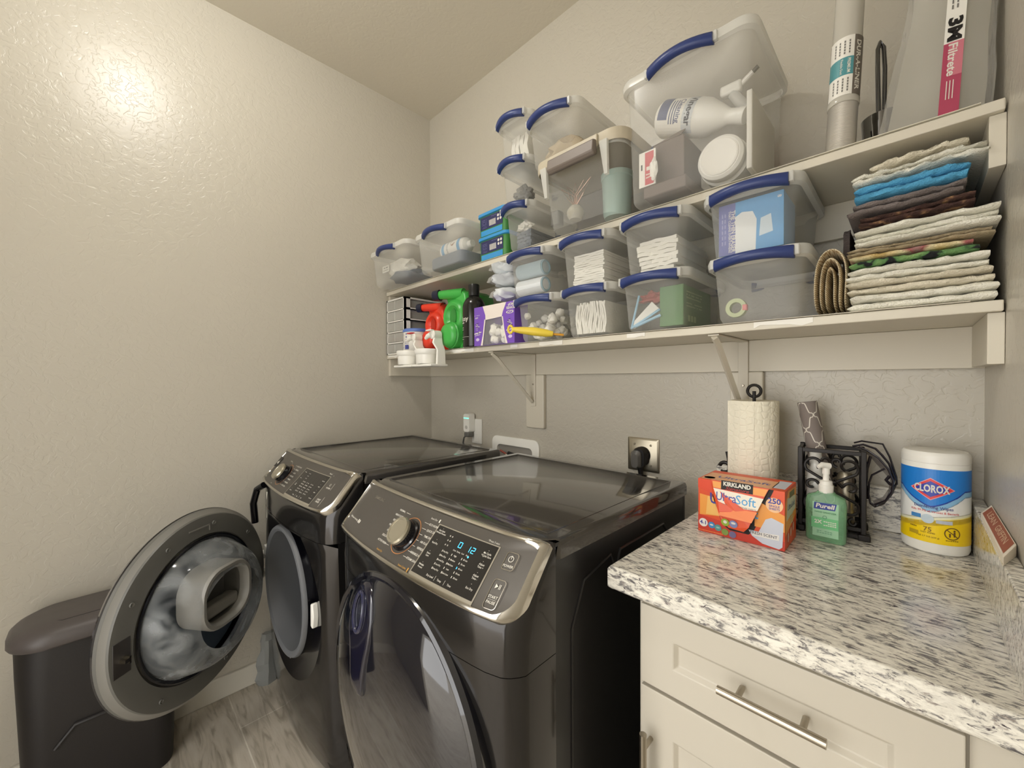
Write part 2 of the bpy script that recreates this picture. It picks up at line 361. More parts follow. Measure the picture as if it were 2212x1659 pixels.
MB().loft([[(a*.9, -.0, b) for a, b in rrect(.056, .062, .018)], [(a, -.016, b) for a, b in rrect(.054, .06, .02)], [(a*.8, -.028, b-.004) for a, b in rrect(.048, .06, .018)]]).build('plug_body', 'blk', o)
MB().loft([[(a-.006, -.0, b-.012) for a, b in rrect(.034, .06, .012)], [(a-.006, -.036, b-.008) for a, b in rrect(.036, .062, .014)], [(a-.006, -.045, b-.012) for a, b in rrect(.024, .046, .01)]]).build('plug_grip', mat('plug_grey', (92, 90, 86), .35), o)
MB().tube([(0, -.02, -.025), (.004, -.018, -.06), (.002, -.014, -.11)], .009, 10).build('cord', 'blk', o)
o = thing('washer_supply_box', (.68, 0, .925), 'white recessed washer supply box with brass valves behind the washer', 'supply box')
def rr3(w, h, rad, y, cz=.0): return [(a, y, b+cz) for a, b in rrect(w, h, rad, 5)]
MB().loft([rr3(.30, .175, .03, -.0005), rr3(.30, .175, .03, -.007), rr3(.285, .16, .028, -.010), rr3(.225, .10, .02, -.010), rr3(.225, .10, .02, -.0012)], True, False, False).build('box_frame', 'whitep', o)
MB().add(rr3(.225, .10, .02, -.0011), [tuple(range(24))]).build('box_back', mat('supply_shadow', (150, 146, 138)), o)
for a, c in ((-.03, 'nickel'), (.035, mat('brass', (176, 128, 62), .3, 1))):
    MB().tube([(a, -.003, .0), (a, -.03, .005), (a, -.04, -.02), (a, -.04, -.06)], .011, 10).build('valve', c, o)
MB().tube([(-.03, -.03, .012), (-.06, -.04, .028)], .005, 8).build('valve_handle', mat('valve_red', (150, 60, 40)), o)
MB().tube([(-.005, -.04, .022), (.085, -.045, .012)], .008, 8).build('drain_hose', 'blk', o)

# ------------------------------------------------------------ washer and dryer
MY = -.5                                     # local y shift: machines are drawn with world y, root sits at y=MY
YB, HZ = -.155, .984
def yf_z(z):
    P = [(0, -.822), (.12, -.846), (.45, -.863), (.80, -.870), (.868, -.866), (.885, -.856), (.95, -.803), (.984, -.776)]
    for (a, p), (b, q) in zip(P, P[1:]):
        if z <= b: t = (z-a)/(b-a); return p+(q-p)*t
    return P[-1][1]
def yfront(x, z):
    q = abs(x)/.34; q = min(q, 1.)
    k = min(1, max(0, (.984-z)/.10))
    return yf_z(z) - (.012+.018*k)*(1-q*q) + (.034*q**20)
def us():
    a = [-1+2*i/24 for i in range(25)]; return sorted(set([round(v, 4) for v in a+[-.985, -.96, -.94, .94, .96, .985]]))
def machine(cx, name, label, dryer):
    t = thing(name, (cx, MY, 0), label, name)
    of = (0, MY, 0); U = us()
    # cabinet: open-fronted shell of flat black sheet
    mb = MB().box(-.335, .335, YB-.012, YB, .02, .955).box(-.335, -.331, -.76, YB-.012, .02, .955).box(.331, .335, -.76, YB-.012, .02, .955).box(-.331, .331, -.76, YB-.012, .02, .024)
    mb.build('cabinet', 'sideblk', t, off=of, bevel=.001)
    for sx in (-1, 1):                        # raised pressing on each side
        x = .3352*sx; pr = [(x, -.70, .10), (x, -.70, .80), (x, -.66, .88), (x, -.56, .90), (x, -.54, .86), (x, -.52, .90), (x, -.30, .90), (x, -.24, .84), (x, -.24, .10)]
        MB().tube(pr, .0035, 6, closed=True).build('side_pressing', 'sideblk', t, off=of)
    # top
    out = [(x*.34, yfront(x*.34, .984)+.004) for x in U]
    def ring(s_, z): return [(a*s_, b+(YB-b)*(1-s_)*.5, z) for a, b in out]+[(.34*s_, YB-(1-s_)*.2, z), (-.34*s_, YB-(1-s_)*.2, z)]
    MB().loft([ring(1, .948), ring(1, .972), ring(.992, .981), ring(.975, .9845)]).build('top_panel', 'lid', t, off=of, ang=50)
    MB().tube([(-.305, YB-.03, .9843), (-.305, -.735, .9843), (.305, -.735, .9843), (.305, YB-.03, .9843)], .0018, 6, closed=True).build('top_groove', 'lid', t, off=of)
    # front fascia
    RO, CZ = .305, .54
    ns = 96; rings = []
    zt, zb = .862, .03
    if dryer:
        mb = MB(); Z = [.03, .08, .2, .35, .5, .65, .78]
        mb.loft([[(x*.34, yfront(x*.34, z), z) for x in U]+[(.34, -.755, z), (-.34, -.755, z)] for z in Z])
        mb.build('front_panel', 'blackst', t, off=of, ang=60)
    else:
        for k in range(7):
            q = []
            for i in range(ns):
                a = 2*PI*i/ns; c, s_ = cos(a), sin(a)
                tx = .34/abs(c) if abs(c) > 1e-6 else 9; tz = ((.78-CZ) if s_ > 0 else (CZ-zb))/abs(s_) if abs(s_) > 1e-6 else 9
                R1 = min(tx, tz); R0 = min(.295, R1*.975); rr_ = R0+(R1-R0)*(k/6)
                x, z = c*rr_, CZ+s_*rr_
                q.append((x, yfront(x, z), z))
            rings.append(q)
        mb = MB(); mb.loft(rings, True, False, False)
        Z = [.03, .2, .35, .5, .65, .78]
        for sx in (-1, 1): mb.loft([[(sx*.34, yfront(.34, z), z), (sx*.34, -.755, z)] for z in Z], False, False, False)
        mb.build('front_panel', 'blackst', t, off=of, ang=60)
        rc = [[(r_*cos(2*PI*i/ns), y0 if y0 is not None else yfront(r_*cos(2*PI*i/ns), CZ+r_*sin(2*PI*i/ns)), CZ+r_*sin(2*PI*i/ns)) for i in range(ns)] for r_, y0 in ((min(.29, (.78-CZ)*.985), None), (.236, -.862), (.219, -.860), (.2215, -.884), (.216, -.886))]
        rc[0] = list(rings[0])
        MB().loft(rc, True, False, False).build('door_recess', 'gloss', t, off=of)
        def circ(P_): return [[(r_*cos(2*PI*i/64), y_, CZ+r_*sin(2*PI*i/64)) for i in range(64)] for r_, y_ in P_]
        MB().loft(circ([(.2225, -.884), (.2225, -.889), (.219, -.896), (.210, -.898), (.200, -.892), (.197, -.85), (.212, -.77), (.19, -.74), (.175, -.73)]), True, False, False).build('rubber_gasket', 'rubber', t, off=of)
        MB().loft(circ([(.178, -.735), (.182, -.66), (.25, -.64), (.25, -.26)]), True, False, True).build('wash_drum', 'drum', t, off=of)
        lk = MB().ext([(.235, -.862, CZ-.035), (.250, -.862, CZ-.04), (.258, -.862, CZ), (.250, -.862, CZ+.04), (.235, -.862, CZ+.035)], (0, -.02, 0)); lk.build('door_lock', 'whitep', t, off=of, bevel=.004)
        MB().box(-.262, -.225, -.89, -.86, CZ+.045, CZ+.085).build('hinge_plate', 'whitep', t, off=of, bevel=.004)
        dl = Decal(lambda a, b, h: (-.03+a*.9, -.872-h, CZ-.245+b)); dl.rect(-.035, .035, -.012, .012, 'paper', 4, 1); dl.lay(); dl.scribble(-.03, .03, .005, .004, 'blk'); dl.scribble(-.03, .02, -.004, .004, 'blk'); dl.build('rating_label', t, off=of)
    # strip between the seam and the control panel, then the slope behind the control panel
    Z = [.7815, .80, .83, .86, .88, .90, .93, .955, .975, .982]
    MB().loft([[(x*.34, yfront(x*.34, z), z) for x in U]+[(.34, -.755, z), (-.34, -.755, z)] for z in Z]).build('upper_fascia', 'blackst', t, off=of, ang=60)
    # control panel: (a, b) a in metres across, b in metres down the slope 0..1
    def P(a, b, h):
        z = .982-.106*b; q = min(1, abs(a)/.34); y = -.780-.090*b-(.013+.013*b)*(1-q*q)+.034*q**20; n = Vector((0, -.106, .09)).normalized()
        return (a, y+n.y*(h+.0035), z+n.z*(h+.0035))
    def outline(ins, h):
        w_, pts = .335-ins, []
        for px_, pv in rrect(2*w_, 1.0-ins*9, .045, 8, 0, .5):
            q = px_/.335; v = pv+(.10*(1-q*q) if pv > .5 else .02*(1-q*q)*-1)
            # round the corners in metres: squeeze vertical rounding
            pts.append((px_, v))
        return [P(a, b, h) for a, b in pts], pts
    def rr_out(ins, h, R=.03):
        w_ = .332-ins; top, bot = 0.0+ins/.118*.9, 1.0-ins/.148*1.0; pts = []
        rv = R/.139
        for qx, qv, a0 in ((1, 1, 0), (-1, 1, 90), (-1, -1, 180), (1, -1, 270)):
            for i in range(9):
                a = math.radians(a0+90*i/8)
                x = qx*(w_-R)+R*cos(a); v = ((bot-rv) if qv > 0 else (top+rv*.5))+ (rv if qv > 0 else rv*.5)*sin(a)
                pts.append((x, v))
            if qv > 0 and qx > 0 or qv < 0 and qx < 0:      # subdivide the long edges
                for k in range(1, 16):
                    x = (w_-R)*(1-2*k/16)*(1 if qv > 0 else -1); pts.append((x, bot if qv > 0 else top))
        res = []
        for x, v in pts:
            q = x/.332; bend = (1-q*q)*(.0 if v > .5 else .0)*min(1, abs(v-.5)*2); res.append(P(x, v+bend, h))
        return res
    MB().loft([rr_out(-.004, -.016), rr_out(-.004, .004), rr_out(-.001, .0085), rr_out(.005, .0085), rr_out(.0075, .003)], True, False, False).build('chrome_frame', 'trimchrome', t, off=of, ang=60)
    base = rr_out(.006, .005); cen = [(p[0]*.0, 0, 0) for p in base]; C_ = P(0, .55, .005); rs = []
    for k in range(7):
        g = 1-k/6.5; q = []
        for p in base:
            a = p[0]*g; zz = C_[2]+(p[2]-C_[2])*g; b = (.982-zz)/.106; q.append(P(a, b+.052, .005))
        rs.append(q)
    MB().loft(rs, True, False, True).build('control_panel', 'panel', t, off=of, ang=80)
    # dial
    vo = -.006 if dryer else -.012; dx, db = (-.098, .5-vo/.139) if not dryer else (-.008, .5-vo/.139)
    c0 = Vector(P(dx, db, .005)); nn = Vector((0, -.106, .09)).normalized(); up = Vector((0, .09, .106)).normalized(); rt = Vector((1, 0, 0))
    def disc3(rad, h): return [c0+rt*rad*cos(2*PI*i/40)+up*rad*sin(2*PI*i/40)+nn*h for i in range(40)]
    kn = MB().loft([disc3(.036, 0), disc3(.036, .004), disc3(.032, .006), disc3(.031, .022)]).build('dial', 'gloss', t, off=of)
    MB().loft([disc3(.031, .020), disc3(.0315, .027), disc3(.029, .031), disc3(.024, .0315), disc3(.0235, .0305)]).build('dial_cap', mat('dial_cap', (190, 184, 166), .25, .8), kn, off=of)
    # print
    d = Decal(lambda a, b, h: P(a, .5-(b+vo)/.139, .0055+h)) ; k = .148
    dz = dx
    d.disc(dz, 0, .041, mat('dial_ring', (214, 150, 100) if dryer else (170, 200, 225), .3, .5), hole=.955, n=40)
    if dryer:
        L_ = ['NORMAL', 'HEAVY DUTY', 'BEDDING', 'PERM PRESS', 'WOOL', 'DELICATES', 'ACTIVE WEAR']; R_ = ['ECO NORMAL', 'QUICK DRY', 'TIME DRY', 'AIR FLUFF', 'REFRESH', 'WRINKLE AWAY', 'STEAM SANITIZE']
        for i in range(7):
            v = .042-.0125*i; d.text(L_[i], dz-.068, v, .0062, 'print', .01); d.line(dz-.05, v, dz-.042+abs(v)*.25, v, .0007, 'print')
            d.text(R_[i], dz+.070, v-.003, .0062, 'print', .01); d.line(dz+.042-abs(v)*.25, v-.003, dz+.05, v-.003, .0007, 'print')
        d.text('Sensor Dry', dz-.055, -.05, .0055, 'gold'); d.text('Steam Cycles', dz+.05, -.054, .0055, 'gold'); d.rect(dz+.07, dz+.073, -.058, -.050, 'gold')
        d.text('SAMSUNG', -.205, .044, .0105, mat('logo_silver', (176, 172, 162), .25, .8), .012, width=.052)
        d.text('Multi-Steam Technology', -.262, -.026, .0062, 'print', .01, width=.05); d.rect(-.233, -.228, -.030, -.021, 'print'); d.disc(-.223, -.026, .003, 'print', .0045)
        d.text('Smart Dry', dz+.055, .052, .0055, 'print'); d.rect(dz+.073, dz+.0765, .049, .056, 'print')
        d.text('*Press 3 secs', .235, .052, .0055, 'print')
        s0, s1, sb, st = .074, .252, -.052, .046
    else:
        d.text('NORMAL', dz-.04, .05, .006, 'print', .01); d.line(dz-.025, .05, dz-.012, .043, .0008, 'print')
        for i in range(7):
            v = .044-.0125*i; d.text(['QUICK WASH', 'BEDDING', 'ACTIVE', 'DELICATES', 'SANITIZE', 'RINSE SPIN', 'SELF CLEAN'][i], dz+.074, v, .0064, 'print', .012); d.line(dz+.044-abs(v)*.25, v, dz+.052, v, .0008, 'print')
        d.text('SAMSUNG', -.285, -.042, .007, 'print', .012)
        d.line(-.262, .045, -.262, -.06, .0012, 'gloss')
        d.text('AquaJet', dz-.052, -.045, .0055, 'print')
        s0, s1, sb, st = .036, .235, -.046, .050
    # display
    d_keep = d; h_keep = d.h; d = Decal(d_keep.mp); d.h = h_keep
    fr = mat('display_frame', (190, 184, 170), .3, .7)
    d.rect(s0-.003, s1+.003, sb-.009, st+.002, fr, 8, 1); d.lay(); d.rect(s0, s1, sb, st, 'screen', 8, 1); d.lay()
    w_ = s1-s0
    def S_(t_, a, b, sz=.0046, m='print'): d.text(t_, s0+w_*a, sb+(st-sb)*b, sz, m, .006)
    lab = (['Anti Static\nWrinkle Prevent', 'Rack Dry', 'Smart\nCare', 'Wrinkle\nPrevent'] if dryer else ['Pre Soak', 'Rinse+', 'Super\nSpeed', 'Delay End'])
    for i, q in enumerate(lab): S_(q, .10, .88-.24*i, .0048 if dryer else .0042); S_('-', .10, .96-.24*i, .006)
    lab = (['My Cycle\n*Cycle Save', 'Adjust\nTime +', 'Adjust\nTime -', 'Eco Dry'] if dryer else ['My Cycle', 'Adjust +', 'Adjust -', 'Child Lock'])
    for i, q in enumerate(lab): S_(q, .90, .80-.21*i, .0052 if dryer else .0042); S_('-', .90, .89-.21*i, .006)
    for c_, words in enumerate((['Very Dry', 'More Dry', 'Normal Dry', 'Less Dry', 'Damp Dry'], ['High', 'Medium', 'Med Low', 'Low', 'Extra Low'], ['60 min', '50 min', '40 min', '30 min', '20 min'])):
        for i, q in enumerate(words):
            a = .34+.165*c_; b = .57-.088*i
            S_(q, a, b, .0042); d.rect(s0+w_*(a-.062), s0+w_*(a-.054), sb+(st-sb)*(b-.02), sb+(st-sb)*(b+.02), 'blue_led' if dryer and c_ == 2 and i == 2 else 'print')
    for i, q in enumerate(['Dry Level', 'Temp', 'Time'] if dryer else ['Temp', 'Spin', 'Soil']): S_(q, .32+.16*i, .07, .0052)
    for a in (.405, .56): d.rect(s0+w_*a, s0+w_*a+.0006, sb+.003, sb+.012, 'print')
    for i in range(3):
        for j in range(2): d.disc(s0+w_*(.27+.04*j), st-.012-.009*i, .0015, 'print', hole=.55, n=10)
    if dryer:
        def seg(cx_, cz_, on):
            a, b = .0035, .0055
            for ky, q in dict(t=(-a, a, b*2-.001, b*2), m=(-a, a, b-.0005, b+.0005), b=(-a, a, 0, .001), tl=(-a-.001, -a, b, 2*b), tr=(a, a+.001, b, 2*b), bl=(-a-.001, -a, 0, b), br=(a, a+.001, 0, b)).items():
                if ky in on: d.rect(cx_+q[0], cx_+q[1], cz_+q[2], cz_+q[3], 'blue_led')
        seg(s0+w_*.49, st-.026, ('t', 'b', 'tl', 'tr', 'bl', 'br')); seg(s0+w_*.625, st-.027, ('tr', 'br')); seg(s0+w_*.70, st-.027, ('t', 'tr', 'm', 'bl', 'b')); d.disc(s0+w_*.68, st-.035, .0018, 'blue_led')
        for i in range(4): S_(['Clock', 'Drying', 'Cool', 'End'][i], .45+.068*i, .66, .0036)
    d.build('display', t, off=of); d = d_keep; d.lay()
    # buttons
    bx = .288 if dryer else .268
    def rring(cx_, cv, w1, h1, lw):
        o_ = rrect(w1, h1, .006, 4, cx_, cv); i_ = rrect(w1-2*lw, h1-2*lw, .006-lw, 4, cx_, cv); n = len(o_); d._m('trimchrome')
        d.mb.add([d.mp(a, b, d.h) for a, b in o_]+[d.mp(a, b, d.h) for a, b in i_], [(i, (i+1) % n, n+(i+1) % n, n+i) for i in range(n)])
    if dryer:
        rring(bx, .030, .026, .032, .0012); rring(bx, -.028, .026, .05, .0012)
        d.disc(bx, .034, .0055, 'print', hole=.8); d.rect(bx-.0005, bx+.0005, .034, .0405, 'print'); d.text('POWER', bx, .021, .0062, 'print', .012)
        d.poly([(bx-.005, -.019), (bx-.005, -.011), (bx+.001, -.015)], 'print'); d.rect(bx+.0025, bx+.0035, -.019, -.011, 'print'); d.rect(bx+.005, bx+.006, -.019, -.011, 'print')
        d.text('START', bx, -.033, .0065, 'print', .012); d.rect(bx-.009, bx+.009, -.0375, -.0371, 'print'); d.text('PAUSE', bx, -.042, .0065, 'print', .012)
    else:
        d.text('POWER', bx, .016, .0068, 'print', .02); d.disc(bx, .027, .004, 'print', hole=.7); d.line(bx+.018, .035, bx+.018, .012, .0009, 'print')
        d.text('START\nPAUSE', bx-.002, -.028, .0072, 'print', .02); d.line(bx+.018, -.012, bx+.018, -.045, .0009, 'print'); d.text('*', bx-.02, .055, .008, 'print')
        d.lay(); d.text('Press 3', s1-.01, .060, .0065, 'print', .015)
    d.build('panel_markings', t, off=of)
    if not dryer:   # dark brand tag with a white arrow, at the left of the panel
        e = Decal(lambda a, b, h: P(a, .5-b/.139, .0057+h)); e.poly([(-.30, .035), (-.255, .035), (-.25, -.005), (-.30, -.012)], 'blk'); e.lay(); e.poly([(-.292, .008), (-.268, .02), (-.262, .004)], 'print'); e.build('energy_sticker', t, off=of)
    return t
dryer = machine(1.18, 'dryer', 'black stainless front-load dryer with closed round glass door and lit blue display', True)
washer = machine(.40, 'washer', 'black stainless front-load washer with its round door swung open by the left wall', False)
# dryer door, with its grip loop
of = (0, MY, 0)
dr = bpy.data.objects.new('door', None)
def door_front(parent, o0, CZ=.548, yb=-.868):
    d_ = MB().lathe([(.29, yb+.03), (.303, yb-.004), (.305, yb-.022), (.301, yb-.032), (.294, yb-.036), (.286, yb-.033), (.278, yb-.036), (.255, yb-.048), (.20, yb-.060), (.12, yb-.067), (.05, yb-.069), (.0, yb-.069)], (0, 0, CZ), 'y', 96).build('door', 'glassdk', parent, off=o0, ang=25)
    return d_
dd = door_front(dryer, of)
yb = -.868
def dome_y(x, z): rr_ = math.hypot(x, z-.548); return yb-.036-.031*max(0, 1-(rr_/.275)**2)**.8
ol = [(-.150, .73), (-.140, .775), (-.115, .808), (-.082, .816), (-.048, .800), (-.030, .76), (-.032, .71), (-.044, .66), (-.052, .62), (-.056, .585), (-.074, .577), (-.105, .578), (-.117, .59), (-.122, .63), (-.132, .67), (-.146, .70)]
rs_ = [[(x, dome_y(x, z)+.004, z) for x, z in ol], [(x, dome_y(x, z)-.006, z) for x, z in ol]]
for k_ in (.93, .8, .6, .4, .2, .03): rs_.append([(-.088+(x+.088)*k_, dome_y(-.088+(x+.088)*k_, .70+(z-.70)*k_)-.0105, .70+(z-.70)*k_) for x, z in ol])
MB().loft(rs_).build('door_grip', mat('grip_navy', (14, 14, 34), .12, coat=.6), dd, off=of, ang=60)
MB().tube([(-.094+.024*cos(2*PI*k/24), dome_y(-.094+.024*cos(2*PI*k/24), .752+.042*sin(2*PI*k/24))-.0115, .752+.042*sin(2*PI*k/24)) for k in range(24)], .0045, 8, closed=True).build('grip_rim', mat('grip_rim', (40, 42, 70), .15, coat=.6), dd, off=of)

# washer door, swung open about its left hinge
hx, hy = -.312, -.893
D = bpy.data.objects.new('door', None); COL.objects.link(D); D.parent = washer; D.location = (hx, hy-MY, 0); D.rotation_euler = (0, 0, math.radians(-51)); D.empty_display_size = .03
D['label'] = 'round washer door standing open'
CZ = .540; q0 = (-.306, 0, 0)                      # door drawn closed: centre at x=0 -> shift by hinge
def dl_(prof, name, m, n=96, sx=1., sy=1., cx=0., cz=0., par=None, ang=30, caps=True):
    mb = MB(); rings = [[(cx+r_*cos(2*PI*i/n)*sx, y_, CZ+cz+r_*sin(2*PI*i/n)*sy) for i in range(n)] for r_, y_ in prof]
    mb.loft(rings, True, caps, caps); return mb.build(name, m, par or D, off=q0, ang=ang)
dl_([(.0, -.020), (.10, -.020), (.20, -.018), (.26, -.015), (.298, -.008), (.305, .004), (.300, .010), (.290, .004)], 'outer_glass', 'glassdk', caps=False)
dl_([(.303, .004), (.301, .016), (.292, .022), (.286, .034), (.268, .037), (.225, .037), (.218, .030), (.212, .030)], 'door_ring', 'doorgrey', caps=False)
dl_([(.3015, .017), (.293, .0235), (.2875, .030)], 'ring_edge', 'doorlt', caps=False)
dl_([(.212, .032), (.206, .040), (.195, .070), (.180, .105), (.155, .130), (.12, .142)], 'glass_bowl', 'bowl', cz=-.0, caps=False)
dl_([(.214, .030), (.220, .040), (.216, .042), (.208, .038)], 'bowl_seal', 'gloss', caps=False)
dl_([(.200, .020), (.150, .018), (.02, .015)], 'window_back', 'bowlfar', caps=False)
# small add-wash hatch set in the upper bowl: rounded frame with a grey pocket
def hatch(prof, name, m, cx=.012, cz=.045):
    mb = MB(); rings = []
    for s_, y_ in prof: rings.append([(cx+a*s_, y_, CZ+cz+b*s_) for a, b in rrect(.200, .195, .075, 8)])
    mb.loft(rings, True, False, False); return mb.build(name, m, D, off=q0, ang=40)
hatch([(.98, .05), (1.0, .134), (.96, .142), (.87, .142), (.81, .134), (.79, .11)], 'hatch_frame', 'doorlt')
mb = MB(); hatch([(.79, .112), (.76, .055), (.70, .05), (.05, .05)], 'hatch_pocket', mat('hatch_grey', (96, 95, 92), .4))
MB().box(-.06, .085, .07, .115, CZ-.02, CZ+.02).build('hatch_ledge', 'doorlt', D, off=q0, bevel=.01)
# latch plate at the free edge, small clips on the ring
MB().box(.232, .278, .036, .0385, CZ-.055, CZ+.04).build('latch_plate', mat('latch_pocket', (56, 52, 50), .4), D, off=q0, bevel=.002)
MB().box(.246, .262, .038, .056, CZ-.018, CZ-.008).box(.246, .251, .038, .056, CZ-.024, CZ-.004).build('latch_hook', 'chrome', D, off=q0)
for a in (28, 62, 100, 140, 250, 305):
    a = math.radians(a); c_ = (.258*cos(a), .037, CZ+.258*sin(a))
    MB().lathe([(0, .0), (.007, .0), (.006, .003), (.003, .001), (0, .001)], c_, 'y', 14).build('ring_screw', 'doorgrey', D, off=q0)
MB().box(-.03, .05, .0365, .0385, CZ+.252, CZ+.256).box(-.03, -.026, .0365, .0385, CZ+.235, CZ+.256).build('ring_moulding', 'doorlt', D, off=q0)
for z_ in (CZ-.045, CZ+.03):
    MB().box(-.325, -.278, .0, .03, z_-.012, z_+.012).build('hinge', 'whitep', D, off=q0, bevel=.004)
for v in ((CZ+.15),):      # glossy hinge arm and stickers behind the door
    MB().tube([(-.27, -.885, .86), (-.305, -.90, .84), (-.325, -.91, .78), (-.325, -.905, .70)], .013, 10).build('hinge_arm', 'gloss', washer, off=(0, MY, 0))
e = Decal(lambda a, b, h: (a, -.885-h, b)); e.poly([(-.235, .84), (-.15, .845), (-.175, .775), (-.235, .735)], 'paper'); e.lay(); e.poly([(-.225, .815), (-.20, .815), (-.205, .76), (-.228, .75)], mat('sticker_red', (205, 80, 60))); e.build('warning_sticker', washer, off=(0, MY, 0))
for t_ in (dryer, washer):
    for sx in (-.28, .28):
        for y in (-.72, -.22): MB().lathe([(0, 0), (.022, 0), (.022, .008), (.012, .012), (.012, .024), (0, .024)], (sx, y, 0), 'z', 16).build('foot', 'blk', t_, off=(0, MY, 0))

# ------------------------------------------------------------ base cabinet, counter, bin
cb = thing('base_cabinet', (1.85, -.3, 0), 'off-white shaker base cabinet with bar pulls under the granite counter', 'cabinet'); of = (1.85, -.3, 0)
MB().box(1.60, 2.082, -.59, -.005, .09, .868).box(1.61, 2.082, -.53, -.02, 0, .09).build('cabinet_body', 'cab', cb, off=of, smooth=False, bevel=.001)
MB().box(2.03, 2.087, -.595, -.588, .0, .868).build('filler_strip', 'cab', cb, off=of, smooth=False)
def shaker(name, x0, x1, z0, z1, fr, frz):
    yb_, yf_ = -.5905, -.61
    mb = MB(); O = [(x0, z0), (x1, z0), (x1, z1), (x0, z1)]; I = [(x0+fr, z0+frz), (x1-fr, z0+frz), (x1-fr, z1-frz), (x0+fr, z1-frz)]
    e = .007; J = [(x0+fr+e, z0+frz+e), (x1-fr-e, z0+frz+e), (x1-fr-e, z1-frz-e), (x0+fr+e, z1-frz-e)]
    mb.loft([[(a, yb_, b) for a, b in O], [(a, yf_, b) for a, b in O], [(a, yf_, b) for a, b in I], [(a, yf_+.008, b) for a, b in J]], True, True, True)
    return mb.build(name, 'cab', cb, off=of, smooth=False, bevel=.0015)
def pull(par, p0, p1, n):
    a, b = Vector(p0), Vector(p1)
    MB().tube([a, b], .0066, 20).build('bar_handle', 'nickel', par, off=of)
    for t in (.2, .8):
        q = a.lerp(b, t); MB().tube([q, q+Vector((0, .032, 0))], .0045, 14).build('handle_post', 'nickel', par, off=of)
dw = shaker('drawer', 1.612, 2.026, .703, .852, .062, .050)
dw2 = shaker('door', 1.612, 2.026, .10, .696, .062, .075)
pull(dw, (1.758, -.640, .780), (1.898, -.640, .780), 0)
pull(dw2, (1.632, -.642, .63), (1.632, -.642, .49), 0)
ct = MB().loft([[(a, b, z) for a, b in o_] for o_, z in ((([(1.56, -.634), (2.0885, -.634), (2.0885, -.001), (1.56, -.001)]), .870), (([(1.556, -.640), (2.0885, -.640), (2.0885, -.001), (1.556, -.001)]), .875), (([(1.556, -.640), (2.0885, -.640), (2.0885, -.001), (1.556, -.001)]), .909), (([(1.560, -.635), (2.0885, -.635), (2.0885, -.001), (1.560, -.001)]), .915))])
ctr = thing('countertop', (1.82, -.32, .87), 'speckled white and grey granite countertop with backsplash', 'countertop')
ct.build('slab', 'granite', ctr, off=(1.82, -.32, .87), bevel=.002)
MB().box(1.556, 2.0685, -.021, -.001, .9153, 1.02).build('back_splash', 'granite', ctr, off=(1.82, -.32, .87), smooth=False, bevel=.002)
MB().box(2.069, 2.0885, -.615, -.001, .9153, 1.02).build('side_splash', 'granite', ctr, off=(1.82, -.32, .87), smooth=False, bevel=.002)

bn = thing('waste_bin', (.130, -1.342, 0), 'tall slim dark brown plastic bin with a lid against the left wall', 'bin')
def rr(w, d, z, rad=.05): return [(a, b, z) for a, b in rrect(w, d, rad, 7)]
MB().loft([rr(.19, .325, .0, .05), rr(.195, .33, .01, .052), rr(.214, .36, .44, .07), rr(.218, .365, .530, .08)]).build('bin_body', 'binb', bn)
MB().loft([rr(.236, .385, .520, .09), rr(.242, .392, .525, .095), rr(.240, .390, .545, .09), rr(.220, .365, .560, .09), rr(.19, .32, .569, .07), rr(.05, .12, .572, .02)]).build('bin_lid', 'bin', bn, ang=60)
MB().tube([(.045, -.10, .5675), (.06, -.085, .5685), (.06, .13, .5685)], .003, 6).build('lid_seam', 'binb', bn)
MB().tube([(.103, -.10, .22), (.106, -.06, .27), (.106, .06, .27), (.103, .10, .22)], .006, 8).build('front_ridge', 'binb', bn)
b2 = MB().loft([[(x_, y_, z_) for x_, y_ in rrect(.05, .05, .02, 3, .055, -.86)] for z_ in (.02, .16)])
hs = thing('plastic_sheet', (.05, -.86, 0), 'crumpled grey plastic sheet on the floor by the washer foot', 'plastic sheet')
random.seed(9)
mb = MB(); n = 9; R_ = []
for k in range(8):
    z = .0+.032*k; R_.append([(.0+(.028-.002*k)*cos(2*PI*i/n)*random.uniform(.6, 1.25)+.004*k-.012, (.045-.003*k)*sin(2*PI*i/n)*random.uniform(.6, 1.2), z) for i in range(n)])
mb.loft(R_).build('crumpled_sheet', clear('grey_film', (150, 152, 150), .75, .3, .2), hs, ang=15)

